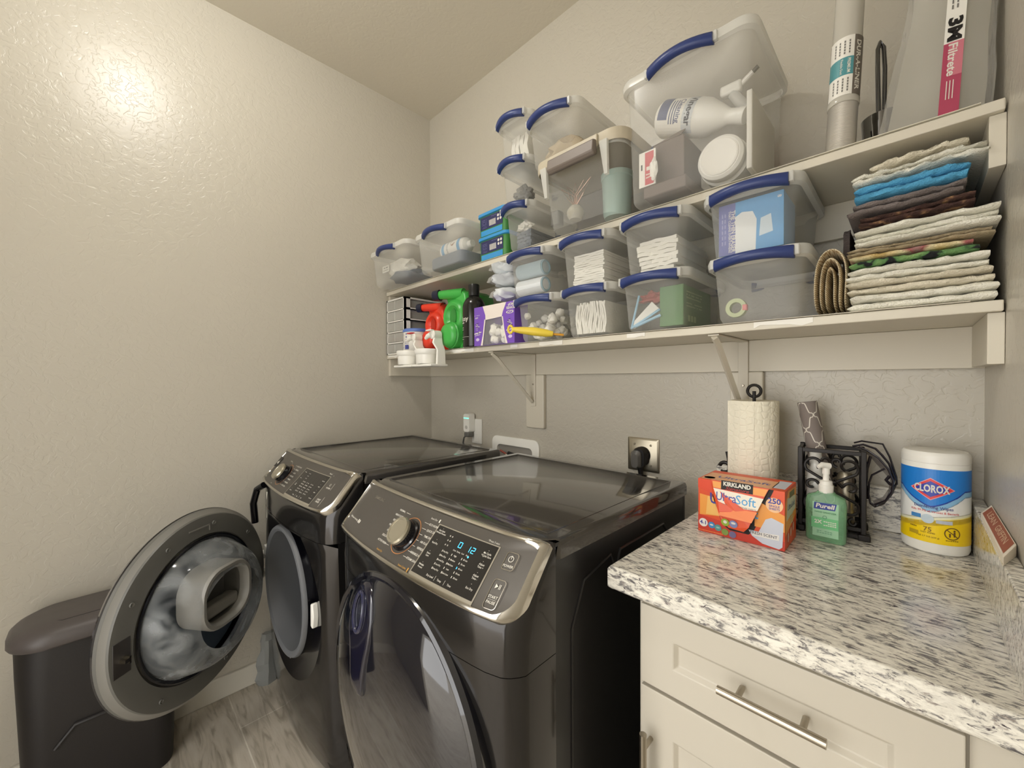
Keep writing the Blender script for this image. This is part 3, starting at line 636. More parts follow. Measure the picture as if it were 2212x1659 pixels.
# ------------------------------------------------------------ clear latch boxes
def latch_box(w, d, h, label, group, loc, mbody='clear', taper=.024):
    t = thing('storage_box', loc, label, 'storage box', group)     # local: front face at y=0, rear at y=d, base centre x
    def R_(ww, dd, z, rad): return [(a, b+d/2, z) for a, b in rrect(ww, dd, rad, 6)]
    wb, db = w-2*taper, d-.05
    mb = MB().loft([R_(wb-.018, db-.018, .0, .02), R_(wb-.008, db-.008, .004, .022), R_(wb, db, .012, .024), R_(wb+(w-.03-wb)*.85, db+(d-.02-db)*.85, h*.80, .03), R_(w-.026, d-.022, h-.016, .032)], True, True, False)
    mb.build('box_body', mbody, t, ang=50)
    MB().loft([R_(w-.022, d-.018, h-.026, .032), R_(w-.004, d-.002, h-.022, .036), R_(w, d, h-.008, .038), R_(w-.006, d-.006, h, .036), R_(w-.03, d-.03, h+.001, .03), R_(w-.04, d-.04, h-.004, .026)], True, False, True).build('lid', 'rim', t, ang=50)
    for q in (0, 1):                       # arched navy grip at the short end, rear one the same
        hw = min(.078, w*.375); n = 12; rings = []
        for i in range(n+1):
            s_ = -1+2*i/n; x = s_*hw; y = -.002-.020*(1-s_*s_); z = h-.014-.004*s_*s_; hh = .0115+.003*(s_**2)
            rings.append([(x, y+.004, z-hh), (x, y-.007, z-hh*.7), (x, y-.009, z), (x, y-.006, z+hh*.75), (x, y+.004, z+hh), (x, y+.008, z+hh*.6), (x, y+.008, z-hh*.8)])
        if q: rings = [[(a, d-b, c) for a, b, c in r_] for r_ in rings]
        MB().loft(rings).build('handle', 'navy', t, ang=60)
        if q == 0:
            for sx in (-1, 1): MB().box(sx*(hw+.004)-.005, sx*(hw+.004)+.005, -.006, .006, h-.026, h-.004).build('hinge_tab', 'rim', t, bevel=.002)
    return t
GA = 'clear boxes with navy handles on the lower shelf'; GB = 'clear boxes with navy handles on the upper shelf'
YL, HB = -.318, .150
BX = {}
def put(key, x0, x1, z, label, grp, y=YL, d=None, h=HB):
    d = d if d else -.006-y
    BX[key] = latch_box(x1-x0, d, h, label, grp, ((x0+x1)/2, y, z)); return BX[key]
g0 = ZL+.0025; g1 = ZL+.0025+HB+.001
put('cot', .970, 1.176, g0, 'clear box of cotton balls beside the purple carton', GA)
put('roll', .934, 1.140, g1, 'clear box of light blue wrapped pads, above the cotton ball box', GA, h=.158)
put('pad', 1.180, 1.376, g0, 'clear box of upright white pleated pads behind the yellow handle', GA)
put('wipe', 1.168, 1.370, g1, 'clear box packed with layered white wipes, second from left in its row', GA, h=.153)
put('grn', 1.381, 1.587, g0, 'clear box holding a green carton and a blue-edged packet', GA)
put('crm', 1.384, 1.588, g1, 'clear box of crumpled white cloths above the green carton box', GA, h=.153)
put('tape', 1.622, 1.830, g0, 'nearly empty clear box with a small tape roll, beside the beige knit roll', GA)
put('era', 1.612, 1.820, g1, 'clear box showing a blue eraser carton, topmost at the right end', GA, h=.153)
gu = ZU+.0025
put('ua', .035, .395, gu, 'clear box of grey cloth at the left end of the upper shelf', GB, y=-.395, d=.37, h=.165)
put('ub', .405, .742, gu, 'clear box with a blue labelled bottle next to the blue cleaner tubs', GB, y=-.368, d=.34, h=.165)
put('s1', .908, 1.062, gu, 'lowest of the three narrow stacked clear boxes by the beige lidded tote', GB, y=-.315, h=.152)
put('s2', .890, 1.052, gu+.153, 'middle one of the three narrow stacked clear boxes', GB, y=-.315, h=.158)
put('s3', .882, 1.052, gu+.312, 'topmost of the three narrow stacked clear boxes, holding white paper', GB, y=-.315, h=.155)
# tote with the beige lid
tt = thing('tote', (1.283, -.375, gu), 'clear tote with beige lid and brown front latch on the upper shelf', 'storage box')
def RT(ww, dd, z, rad): return [(a, b+.185, z) for a, b in rrect(ww, dd, rad, 6)]
MB().loft([RT(.225, .30, 0, .03), RT(.235, .31, .012, .035), RT(.268, .335, .165, .04), RT(.285, .35, .178, .04)], True, True, False).build('tote_body', 'clear', tt, ang=50)
MB().loft([RT(.290, .352, .172, .04), RT(.296, .356, .184, .042)], True, False, False).build('tote_rim', 'rim', tt)
bl = mat('beige_lid', (196, 186, 164), .45)
MB().loft([RT(.310, .366, .176, .045), RT(.318, .372, .184, .048), RT(.318, .372, .206, .048), RT(.306, .36, .210, .045), RT(.28, .33, .211, .04)], True, False, True).build('tote_lid', bl, tt, ang=40)
MB().box(-.085, .085, -.008, .0, .170, .204).build('latch_plate', bl, tt, bevel=.003)
MB().loft([[(x, -.010, .186), (x, -.026, .182), (x, -.030, .150), (x, -.022, .140), (x, -.006, .146)] for x in (-.075, .085)]).build('front_latch', mat('latch_brown', (118, 107, 98), .45), tt, bevel=.003)
for sx in (-.105, .105):
    MB().ext([(sx-.012, -.001, .176), (sx+.012, -.001, .176), (sx+.006, .012, .09), (sx-.004, .012, .09)], (0, -.010, 0)).build('body_rib', 'rim', tt)
put('f', 1.075, 1.293, gu+.2125, 'clear box of tan cloth standing on the beige tote lid', GB, y=-.370, d=.33, h=.150)
# the tall box
put('big', 1.412, 1.742, gu, 'tallest clear box, holding a vinegar bottle and jars on the upper shelf', GB, y=-.350, d=.335, h=.325)

# ------------------------------------------------------------ what the boxes hold
def blob(n_, cx, cy, cz, rx, ry, rz, seed, amp=.25, fr=9, sub=3):
    bm = bmesh.new(); bmesh.ops.create_icosphere(bm, subdivisions=sub, radius=1); mb = MB()
    vs = []
    for v in bm.verts:
        p = v.co; k = 1+amp*noise.noise(p*fr/4+Vector((seed, 0, 0)))+amp*.4*noise.noise(p*fr/1.6+Vector((0, seed, 0)))
        vs.append((cx+p.x*rx*k, cy+p.y*ry*k, cz+max(-1, p.z*k)*rz))
    mb.add(vs, [tuple(v.index for v in f_.verts) for f_ in bm.faces]); bm.free(); return mb
def layered(x0, x1, y0, y1, z0, z1, n, seed, vert=False, amp=.003):
    """a stack of thin soft sheets with uneven edges; vert: sheets stand upright"""
    random.seed(seed); mb = MB()
    for i in range(n):
        if vert:
            a0 = x0+(x1-x0)*i/n; a1 = x0+(x1-x0)*(i+.86)/n; dz = random.uniform(-.006, .002); ph = random.uniform(0, 6); K = 7; rings = []
            for k in range(K+1):
                z = z0+(z1+dz-z0)*k/K; o_ = amp*sin(ph*.3+k*.9+i*.25); yy = y0+random.uniform(0, amp)
                rings.append([(a0+o_, yy, z), (a1+o_, yy, z), (a1+o_, y1, z), (a0+o_, y1, z)])
            mb.loft(rings)
        else:
            c0 = z0+(z1-z0)*i/n; c1 = z0+(z1-z0)*(i+.9)/n; K = 9; rings = []; e0, e1 = random.uniform(0, amp*2), random.uniform(0, amp*2)
            for k in range(K+1):
                x = x0+e0+(x1-e1-x0-e0)*k/K; o_ = amp*.8*noise.noise(Vector((k*.5, i*.35, seed))); yy = y0+amp*noise.noise(Vector((k*.9, i*1.7, seed)))+amp
                rings.append([(x, yy, c0+o_), (x, yy, c1+o_), (x, y1, c1+o_), (x, y1, c0+o_)])
            mb.loft(rings)
    return mb
GC = None
softw = mat('soft_white', (240, 237, 226), .9, bump=(120, .5, .003)); M['softw'] = softw
# cotton balls: uncountable heap
mb = MB(); random.seed(11)
for i in range(70):
    r_ = random.uniform(.012, .016); a = blob('', random.uniform(1.012, 1.136), random.uniform(-.285, -.05), g0+.016+random.uniform(0, .092)*(.9), r_, r_, r_, i, .3, 6, 2); mb.add(a.v, a.f)
c = single(mb, 'cotton_balls', softw, 'heap of white cotton balls inside the clear box by the purple carton', 'cotton balls'); c['kind'] = 'stuff'
single(layered(1.225, 1.332, -.282, -.06, g0+.009, g0+.105, 19, 21, True), 'pleated_pads', softw, 'upright row of white pleated pads in the box behind the yellow handle', 'cotton pads')
single(layered(1.213, 1.328, -.283, -.06, g1+.009, g1+.105, 15, 22), 'layered_wipes', softw, 'stack of thin white wipes in the second box of the upper row', 'wipes')
single(layered(1.428, 1.546, -.283, -.06, g1+.009, g1+.098, 8, 23, False, .007), 'crumpled_cloths', softw, 'pile of crumpled white cloths in the box above the green carton', 'cloths')
# wrapped pads: two fat light blue rolls
lb = mat('pad_blue', (176, 196, 204), .6, bump=(60, .4, .004)); lbw = mat('pad_white', (222, 226, 228), .7, bump=(60, .4, .004))
for k, (z, lab) in enumerate(((g1+.042, 'lower'), (g1+.100, 'upper'))):
    t = thing('wrapped_pad', (1.035, -.17, z-.028), f'{lab} light blue wrapped pad in the box above the cotton balls', 'pad pack', 'light blue wrapped pads')
    MB().loft([[(x, -.10+.085*cos(2*PI*i/20)*.32, .028+.027*sin(2*PI*i/20)) for i in range(20)] for x in (-.060, -.056, .045, .055)]).build('pad_roll', lbw if k == 0 else lb, t)
    MB().tube([(.056, -.10+.022*cos(2*PI*i/16), .028+.022*sin(2*PI*i/16)) for i in range(16)], .004, 6, closed=True).build('roll_end', mat('pad_edge', (128, 166, 180), .5), t)
t = thing('tissue_pack', (.915, -.24, g1+.012), 'white tissue packs in clear wrap stacked left of the light blue pads', 'tissue pack')
for k, (dz, dx) in enumerate(((.0, -.01), (.060, -.022), (.105, -.012))):
    blob('', -.045+dx, .03, .035+dz, .055, .07, .027, 31+k, .35, 9).build('pack', 'sheet' if False else lbw, t, ang=80)
    MB().loft([[(-.085+dx-.02*k_, .02+.05*sin(j), .035+dz+.02*cos(j*1.7)*(1-.3*k_)) for j in range(7)] for k_ in range(2)]).build('wrap_tail', 'sheet', t)
# green carton + packet + red cloth
single(MB().box(1.492, 1.556, -.270, -.07, g0+.009, g0+.116), 'green_carton', mat('carton_green', (86, 132, 76), .5), 'green printed carton standing in the clear box', 'carton', bevel=.002)
d = Decal(side(1.5562, -.27, g0+.009))
for v in (.09, .082, .074, .06, .052): d.scribble(.02, .13, v, .004, mat('carton_print', (170, 196, 140)), 14)
for k in range(3): d.rect(.03+.02*k, .045+.02*k, .012, .028, 'carton_print' if False else MATS['carton_print'])
gobj = [o for o in bpy.data.objects if o.name.startswith('green_carton')][0]; d.build('carton_print_marks', gobj, off=gobj.location)
t = thing('softener_packet', (1.45, -.25, g0+.01), 'blue-edged white packet slanting in the box with the green carton', 'packet')
MB().ext([(-.035, -.03, .0), (-.025, -.03, .0), (.045, -.02, .045), (.02, -.02, .07), (-.03, -.03, .018)], (0, .004, 0)).build('packet_face', 'white', t)
MB().tube([(-.034, -.034, .0), (.045, -.024, .046)], .0035, 8).build('blue_edge', mat('packet_blue', (150, 195, 220), .4), t)
MB().tube([(-.034, -.03, .004), (-.012, -.03, .09)], .003, 8).build('blue_edge', mat('packet_blue', (150, 195, 220), .4), t)
MB().tube([(-.02, -.036, .004), (.048, -.026, .03)], .004, 8).build('blue_edge', mat('packet_blue', (150, 195, 220), .4), t)
single(blob('', 1.462, -.22, g0+.098, .045, .025, .017, 41, .9, 14), 'red_cloth', mat('cloth_red', (176, 88, 80), .8), 'crumpled faded red cloth under the lid of the green carton box', 'cloth')
# tape roll, eraser carton (mascot left out)
t = thing('tape_roll', (1.682, -.272, g0+.035), 'small pale green and pink tape roll in the nearly empty box', 'tape')
MB().loft([[(r_*cos(2*PI*i/28), y_, r_*sin(2*PI*i/28)) for i in range(28)] for r_, y_ in ((.013, -.008), (.022, -.008), (.0225, .0), (.022, .008), (.013, .008), (.013, -.008))], True, False, False).build('roll', mat('tape_green', (186, 196, 150), .5), t)
MB().box(.014, .024, -.009, .003, -.008, .006).build('tape_end', mat('tape_pink', (222, 130, 130), .5), t, bevel=.002)
ec = thing('eraser_carton', (1.712, -.262, g1+.010), 'blue and white eraser sponge carton standing on end in the top right box', 'carton')
MB().box(-.066, .066, -.02, .10, 0, .120).build('carton', mat('carton_blue', (74, 150, 205), .45), ec, bevel=.001)
d = Decal(front(-.066, -.0203, 0)); d.rect(0, .132, 0, .120, mat('carton_sky', (80, 158, 212), .45)); d.lay(); d.rect(0, .036, 0, .120, mat('carton_violet', (98, 104, 172), .45))
d.poly([(.036, .0), (.036, .086), (.050, .094), (.072, .09), (.080, .07), (.078, .0)], mat('carton_cream', (232, 234, 232), .45)); d.poly([(.085, .03), (.112, .035), (.108, .075), (.088, .07)], mat('carton_cream2', (206, 220, 228), .45)); d.lay()
d.text('THE THIN ERASER', .031, .054, .0125, 'print', .02, rot=-PI/2, width=.098); d.text('THAT CLEANS EVERYWHERE', .0235, .054, .0072, 'print', .01, rot=-PI/2, width=.098)
for q in (.014, .008): d.scribble(.006, .006, .05, .004, 'print'); [d.rect(q-.0015, q+.0015, .02+.016*k, .032+.016*k, MATS['carton_print']) for k in range(5)] if False else [d.rect(q-.0012, q+.0012, .025+.013*k, .034+.013*k, mat('faint_print', (150, 154, 200))) for k in range(6)]
d.text('8', .124, .108, .011, 'print', .01, rot=-PI/2); d.build('printing', ec)

# upper boxes
gc = mat('cloth_grey', (104, 112, 122), .85, bump=(90, .5, .003)); tan = mat('cloth_tan', (190, 172, 142), .85, bump=(70, .5, .003)); brn = mat('brown_card', (112, 98, 90), .7)
single(blob('', .225, -.26, gu+.040, .115, .085, .030, 51, .3), 'grey_cloth', gc, 'folded grey cloth in the box at the left end of the upper shelf', 'cloth')
t = thing('paper_bag', (.20, -.31, gu+.055), 'white paper bag with a printed label in the leftmost upper box', 'bag')
blob('', 0, .02, .028, .105, .06, .045, 52, .25).build('bag_body', 'paper', t)
d = Decal(lambda a, b, h: (a, -.041-h-.0*b, b)); d.rect(-.10, -.03, .01, .045, 'paper'); d.lay(); d.line(-.10, .045, -.03, .045, .001, 'blk'); d.line(-.10, .01, -.03, .01, .001, 'blk'); d.line(-.10, .01, -.10, .045, .001, 'blk'); d.line(-.03, .01, -.03, .045, .001, 'blk'); d.scribble(-.085, -.045, .033, .006, 'blk', 5); d.scribble(-.09, -.04, .021, .003, 'blk', 9); d.build('bag_label', t)
single(MB().loft([[(a+.585, b-.22, z) for a, b in rrect(w_, .20, .03, 5)] for w_, z in ((.215, gu+.013), (.23, gu+.02), (.235, gu+.055), (.22, gu+.062))]), 'grey_pouch', gc, 'grey fabric pouch at the bottom of the box next to the blue tubs', 'pouch', bevel=.004)
t = thing('lotion_bottle', (.60, -.265, gu+.095), 'white bottle with a light blue wave label lying in an upper shelf box', 'bottle'); t.rotation_euler = (0, 0, .0)
MB().lathe([(0, -.09), (.03, -.088), (.036, -.075), (.036, .05), (.030, .068), (.014, .078), (.014, .10), (0, .10)], (0, 0, 0), 'x', 28).build('bottle', 'whitep', t)
d = Decal(lambda a, b, h: (a, -(.0362+h)*cos(b/.036), (.0362+h)*sin(b/.036)))
lbl = mat('label_blue', (120, 176, 216), .4)
for x0 in (-.07, .035): d.rect(x0, x0+.018, -.04, .05, lbl, 1, 12)
d.disc(.008, .02, .016, mat('label_brown', (170, 140, 122)), .018); d.text('hydrating', -.030, .0, .014, 'cloth' if False else mat('label_grey', (120, 124, 130)), .01, rot=PI/2); d.build('bottle_label', t)
single(layered(.945, 1.025, -.27, -.06, gu+.010, gu+.07, 5, 61, False, .006), 'grey_rags', gc, 'grey rags in the lowest of the three narrow stacked boxes', 'cloths')
single(blob('', .985, -.255, gu+.085, .030, .02, .016, 62, .6, 12), 'white_rag', 'paper', 'crumpled white rag on grey rags in the lowest narrow box', 'cloth')
single(blob('', .975, -.25, gu+.153+.05, .034, .03, .030, 63, .8, 14), 'black_plastic_part', 'doorgrey', 'dark plastic fittings in the middle one of the narrow stacked boxes', 'fittings')
single(layered(.925, 1.010, -.265, -.06, gu+.323, gu+.42, 4, 64, True, .004), 'paper_stack', 'paper', 'white papers standing in the topmost narrow box', 'paper')
single(blob('', 1.18, -.24, gu+.2125+.056, .082, .08, .044, 65, .35, 10), 'tan_cloth_bag', tan, 'tan cotton cloth bag inside the box on the beige tote lid', 'cloth bag')
# inside the tote: round vase with wire petals, teal jar, dark bag
t = thing('wire_flower_vase', (1.255, -.325, gu+.014), 'small round vase with wire petals inside the beige lidded tote', 'vase')
MB().lathe([(0, 0), (.018, .002), (.026, .018), (.025, .03), (.016, .042), (.014, .042), (.014, .04)], (0, 0, 0), 'z', 24).build('vase', mat('vase_stone', (170, 166, 152), .5), t)
for a in (-.9, -.45, 0, .45, .9):
    MB().tube([(0, 0, .04), (.022*sin(a)-.012, 0, .075), (.07*sin(a), 0, .112), (.022*sin(a)+.012, 0, .075), (0, 0, .041)], .0011, 6).build('wire_petal', mat('rose_wire', (198, 160, 140), .3, .8), t)
t = thing('teal_jar', (1.352, -.25, gu+.014), 'pale teal plastic jar in the right of the beige lidded tote', 'jar')
MB().lathe([(0, 0), (.036, 0), (.040, .01), (.044, .11), (.043, .125), (.036, .13), (0, .13)], (0, 0, 0), 'z', 28).build('jar', mat('teal_plastic', (168, 194, 184), .4), t)
MB().lathe([(.0445, .112), (.047, .114), (.047, .128), (.0, .132)], (0, 0, 0), 'z', 28).build('jar_lid', mat('teal_plastic', (168, 194, 184), .4), t)
single(MB().loft([[(a+1.225, b-.15, z) for a, b in rrect(.12, .10, .02, 4)] for z in (gu+.014, gu+.15)]), 'grey_pouch', mat('pouch_grey', (120, 116, 112), .7), 'dark grey pouch behind the wire flower vase in the tote', 'pouch', bevel=.006)
single(MB().loft([[(1.185+a, -.325+b, z) for a, b in rrect(.035, .03, .008, 3)] for z in (gu+.014, gu+.06)]), 'small_black_case', 'doorgrey', 'small dark case at the left of the beige lidded tote', 'case', bevel=.004)
# inside the tall box
t = thing('vinegar_bottle', (1.572, -.225, gu+.222), 'white vinegar bottle lying tilted on top inside the tallest clear box', 'bottle')
mbv = MB().lathe([(0, -.10), (.040, -.099), (.046, -.09), (.046, .015), (.043, .035), (.022, .078), (.018, .085), (.018, .108), (.020, .11), (.020, .125), (0, .125)], (0, 0, 0), 'x', 32)
rotv = Matrix.Rotation(math.radians(22), 4, 'Y'); mbv.xf(lambda p: rotv @ p).build('bottle', 'whitep', t, ang=50)
d = Decal(lambda a, b, h: tuple(rotv @ Vector((a, -(.0462+h)*cos(b/.046), (.0462+h)*sin(b/.046)))))
nb = mat('vinegar_navy', (84, 92, 130), .45)
d.rect(-.088, .012, -.055, .06, 'white', 2, 14); d.lay(); d.rect(-.088, -.060, -.02, .06, nb, 1, 12); d.rect(-.018, .010, -.055, .06, mat('vinegar_band', (206, 210, 212), .45), 1, 12); d.lay()
d.text('Cleaning', -.030, .004, .018, nb, .02, rot=-PI/2); d.text('Vinegar', -.002, .004, .025, mat('vinegar_dark', (48, 52, 66)), .03, rot=-PI/2)
for q in (-.055, -.048, -.041): d.rect(q, q+.003, -.03, .03, nb, 1, 8)
d.build('bottle_label', t)
t = thing('white_jar', (1.645, -.225, gu+.072), 'round white plastic jar lying at the bottom right of the tallest box', 'jar')
MB().lathe([(0, -.055), (.046, -.054), (.052, -.048), (.053, -.03), (.050, -.024), (.056, -.018), (.057, .07), (.05, .08), (0, .08)], (0, 0, 0), 'y', 36).build('jar', 'whitep', t)
MB().lathe([(.0, -.0565), (.037, -.0565), (.040, -.058), (.043, -.0565), (.043, -.0545)], (0, 0, 0), 'y', 36).build('jar_lid', 'white', t)
t = thing('brown_carton', (1.518, -.21, gu+.045), 'open brown carton standing at the left inside the tallest box', 'carton')
MB().box(-.045, .040, -.06, .06, 0, .125).build('carton', brn, t, bevel=.002)
MB().ext([(-.045, -.06, .125), (.030, -.06, .125), (.038, -.04, .150), (-.03, -.04, .140)], (0, .003, 0)).build('carton_flap', brn, t)
single(MB().box(1.468, 1.580, -.315, -.05, gu+.013, gu+.043), 'brown_tray', brn, 'flat brown carton on the floor of the tallest clear box', 'carton', bevel=.003)
t = thing('hook_pack', (1.478, -.315, gu+.045), 'white and red hanging card pack at the front left of the tallest box', 'pack')
MB().box(-.022, .024, .0, .003, 0, .092).build('card', 'white', t)
d = Decal(front(-.022, -.0003, 0)); d.rect(.017, .041, .003, .088, mat('card_red', (196, 60, 72), .4)); d.lay(); d.rect(.021, .036, .04, .05, 'print'); d.scribble(.02, .038, .03, .004, 'print', 5); d.scribble(.02, .038, .022, .004, 'print', 5); d.rect(.006, .010, .045, .06, 'blk'); d.build('card_print', t)
blob('', .022, -.006, .035, .010, .006, .028, 71, .4).build('white_hook', 'whitep', t)
t = thing('glue_stick', (1.473, -.22, gu+.152), 'yellow tube with a blue cap in the upper left of the tallest box', 'tube')
MB().tube([(-.012, 0, .03), (.03, -.01, .002)], [.016, .013], 14).build('tube_body', mat('tube_yellow', (226, 188, 84), .4), t)
MB().tube([(-.014, 0, .033), (-.024, 0, .04)], [.011, .009], 12).build('cap', 'navy', t)
t = thing('spray_head', (1.655, -.21, gu+.262), 'white trigger spray head at the upper right inside the tallest box', 'spray head')
MB().box(-.028, .022, -.012, .012, -.012, .014).build('head', 'whitep', t, bevel=.006)
MB().tube([(.018, 0, .004), (.046, -.004, .018)], .006, 10).build('nozzle', 'whitep', t)
MB().tube([(.046, -.004, .018), (.058, -.006, .024)], .005, 10).build('nozzle_tip', 'doorgrey', t)
MB().tube([(-.0, .0, -.01), (.03, .01, -.06), (.05, .02, -.13)], [.012, .014, .010], 12).build('neck', 'rim', t)
single(MB().box(1.704, 1.716, -.28, -.07, gu+.02, gu+.20), 'white_folder', 'white', 'thin white folder standing by the right wall of the tallest box', 'folder', bevel=.002)
single(MB().lathe([(0, 0), (.024, 0), (.024, .15), (.012, .17), (0, .17)], (1.686, -.075, gu+.02), 'z', 20), 'red_can', mat('can_red', (178, 60, 54), .4), 'red can at the rear right corner of the tallest box', 'can')

# ------------------------------------------------------------ left end of the lower shelf
t = thing('drawer_organizer', (.095, -.155, ZL+.0025), 'small white drawer organizer with clear drawers at the left end of the lower shelf', 'drawer organizer')
hw_, hd_, hh_ = .088, .125, .285
fr = MB()
for x in (-hw_, hw_-.010): fr.box(x, x+.010, -hd_, -hd_+.012, 0, hh_)
fr.box(hw_-.003, hw_, -hd_, -hd_+.035, 0, hh_).box(hw_-.003, hw_, hd_-.02, hd_, 0, hh_).box(-hw_, -hw_+.003, -hd_, hd_, 0, hh_).box(-hw_, hw_, hd_-.003, hd_, 0, hh_)
for k in range(6):
    z = k*(hh_-.008)/5; fr.box(-hw_, hw_, -hd_, hd_, z, z+.006 if k < 5 else z+.008); fr.box(hw_-.003, hw_, -hd_, hd_, z, z+.012 if k < 5 else z+.008)
fr.build('organizer_frame', 'whitep', t, smooth=False)
dm = clear('drawer_plastic', (214, 212, 204), .35, .2, .25); random.seed(5)
for k in range(5):
    z = k*(hh_-.008)/5+.008; dd_ = MB().box(-hw_+.012, hw_-.012, -hd_-.001, -hd_+.001, z, z+.044).box(-hw_+.012, hw_-.012, -hd_, hd_-.01, z, z+.001).box(hw_-.014, hw_-.012, -hd_, hd_-.01, z, z+.044).build('drawer', dm, t, smooth=False)
    MB().box(-.001, .001, -hd_-.0035, -hd_-.001, z, z+.044).build('drawer_divider', 'rim', dd_, smooth=False)
    MB().box(-.070, .065, -hd_+.01, hd_-.02, z+.001, z+random.uniform(.012, .028)).build('drawer_filling', mat('small_parts_%d' % k, ((120, 112, 104), (150, 84, 76), (90, 90, 88), (170, 168, 160), (110, 104, 98))[k], .6, bump=(180, 1, .01)), dd_, bevel=.004)
def jug(loc, c, label, s_, cc):
    """laundry jug seen from the front: round grip eye above a domed tap end, neck and dark cap at the upper left"""
    t = thing('detergent_jug', loc, label, 'detergent jug'); m = mat('jug_'+c, cc, .32)
    B = [(-.052, 0), (.060, 0), (.066, .03), (.066, .15), (.052, .205), (.02, .222), (-.055, .225), (-.060, .200), (-.045, .17), (-.064, .14), (-.070, .11), (-.062, .08), (-.048, .066), (-.058, .03)]
    B = [(a*s_, b*s_) for a, b in B]
    def R_(k, y): return [(.0+(a)*k, y, .11*s_+(b-.11*s_)*k) for a, b in B]
    MB().loft([R_(.90, .0), R_(.97, -.0+.006), R_(1, .018), R_(1, .16), R_(.94, .17)]).build('jug_body', m, t, bevel=.004, ang=50)
    # eye of the grip
    MB().lathe([(0, .002), (.022*s_, .001), (.032*s_, -.006), (.040*s_, -.018), (.050*s_, -.020), (.060*s_, -.012), (.066*s_, .006)], (-.002*s_, 0, .122*s_), 'y', 40, 1, .98).build('grip_ring', m, t)
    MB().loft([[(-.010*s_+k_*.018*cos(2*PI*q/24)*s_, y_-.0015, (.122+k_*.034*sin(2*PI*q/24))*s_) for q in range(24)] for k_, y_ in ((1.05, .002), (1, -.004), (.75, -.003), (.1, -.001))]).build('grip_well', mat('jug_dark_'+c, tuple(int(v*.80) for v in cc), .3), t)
    MB().lathe([(0, -.058), (.030*s_, -.055), (.042*s_, -.046), (.0465*s_, -.036), (.045*s_, -.033), (.049*s_, -.028), (.050*s_, .01)], (0, 0, .0505*s_), 'y', 32).build('tap_dome', m, t)
    MB().tube([(.03*s_, .02, .205*s_), (-.05*s_, -.01, .208*s_), (-.072*s_, -.022, .208*s_)], [.020*s_, .018*s_, .016*s_], 16).build('neck', m, t)
    cp = MB().tube([(-.070*s_, -.022, .208*s_), (-.094*s_, -.034, .207*s_)], [.021*s_, .019*s_], 18).build('cap', mat('cap_navy', (28, 30, 52), .35), t)
    if s_ > 1: MB().tube([(-.094*s_+.011*0, -.0345, .207*s_+.0), (-.0965*s_, -.0358, .207*s_)], [.0135, .012], 18).build('cap_mark', mat('cap_mark', (226, 214, 150), .5), cp)
    return t
jr = jug((.425, -.262, ZL+.0025), 'red', 'red laundry detergent jug lying with its tap end to the front', .98, (226, 62, 38))
jg = jug((.572, -.258, ZL+.0025), 'green', 'green laundry detergent jug, larger than the red one beside it', 1.17, (70, 176, 76))
t = thing('scented_tub', (.270, -.262, ZL+.0025), 'white printed tub with blue lid standing before the drawer organizer', 'tub')
MB().lathe([(0, 0), (.058, 0), (.0605, .004), (.064, .098), (0, .098)], (0, 0, 0), 'z', 36).build('tub', 'white', t)
MB().lathe([(.0655, .096), (.067, .098), (.067, .108), (.062, .112), (0, .112)], (0, 0, 0), 'z', 36).build('lid', mat('lid_blue', (98, 128, 200), .4), t)
d = Decal(lambda a, b, h: ((.0645+h)*sin(a/.06), -(.0645+h)*cos(a/.06), b)); vi = mat('ink_violet', (70, 76, 150), .5)
random.seed(8)
for q in range(7): d.line(-.045+random.uniform(0, .028), .02+q*.010, -.03+random.uniform(-.01, .02), .026+q*.010, .003, vi)
for q in range(3): d.disc(.008, .086-.014*q, .0035, vi)
d.scribble(-.002, .022, .048, .003, vi, 5); d.scribble(-.002, .022, .041, .003, vi, 5); d.rect(0, .022, .014, .034, vi, 3, 1); d.rect(.04, .056, .056, .08, mat('ink_plum', (150, 40, 70), .5), 3, 1); d.build('tub_print', t)
# drip cups hooked on the jug taps
def drip(loc, label):
    t = thing('drip_cup_holder', loc, label, 'drip cup holder', 'white drip cup holders hooked on the jugs')
    MB().lathe([(0, .012), (.044, .012), (.046, .016), (.047, .05), (.050, .054), (.052, .060), (.052, .070), (.049, .074), (.046, .074), (.044, .06), (.042, .02), (0, .018)], (-.010, 0, 0), 'z', 32).build('measuring_cup', 'whitep', t)
    MB().box(-.070, .075, -.040, .045, .0, .010).build('cup_tray', 'whitep', t, bevel=.003)
    MB().loft([[(.050, .0, .008), (.050, .045, .008), (.062, .045, .008), (.062, .0, .008)], [(.048, .005, .07), (.048, .045, .07), (.058, .045, .07), (.058, .005, .07)], [(.024, .0, .10), (.024, .05, .10), (.034, .05, .10), (.034, .0, .10)], [(.010, .02, .135), (.010, .055, .135), (.022, .055, .135), (.022, .02, .135)]]).build('hook_arm', 'whitep', t, bevel=.003)
    MB().lathe([(0, -.028), (.016, -.028), (.019, -.024), (.019, .012), (0, .012)], (.012, .035, .135), 'y', 24).build('tap_ring', 'whitep', t)
    MB().tube([(.012, .006, .135), (-.006, .0, .128), (-.020, .0, .120)], [.012, .010, .007], 12).build('tap_spout', 'whitep', t)
    MB().box(-.018, .02, -.004, .016, .150, .156).build('press_tab', mat('tap_red', (196, 40, 50), .4) if 'red' in label else 'whitep', t, bevel=.002)
    return t
drip((.385, -.372, 1.336), 'white drip cup holder hooked on the red jug, overhanging the shelf edge')
drip((.535, -.372, 1.336), 'white drip cup holder hooked on the green jug, overhanging the shelf edge')
t = thing('body_wash_bottle', (.702, -.262, ZL+.0025), 'tall black wash bottle between the green jug and the purple carton', 'bottle')
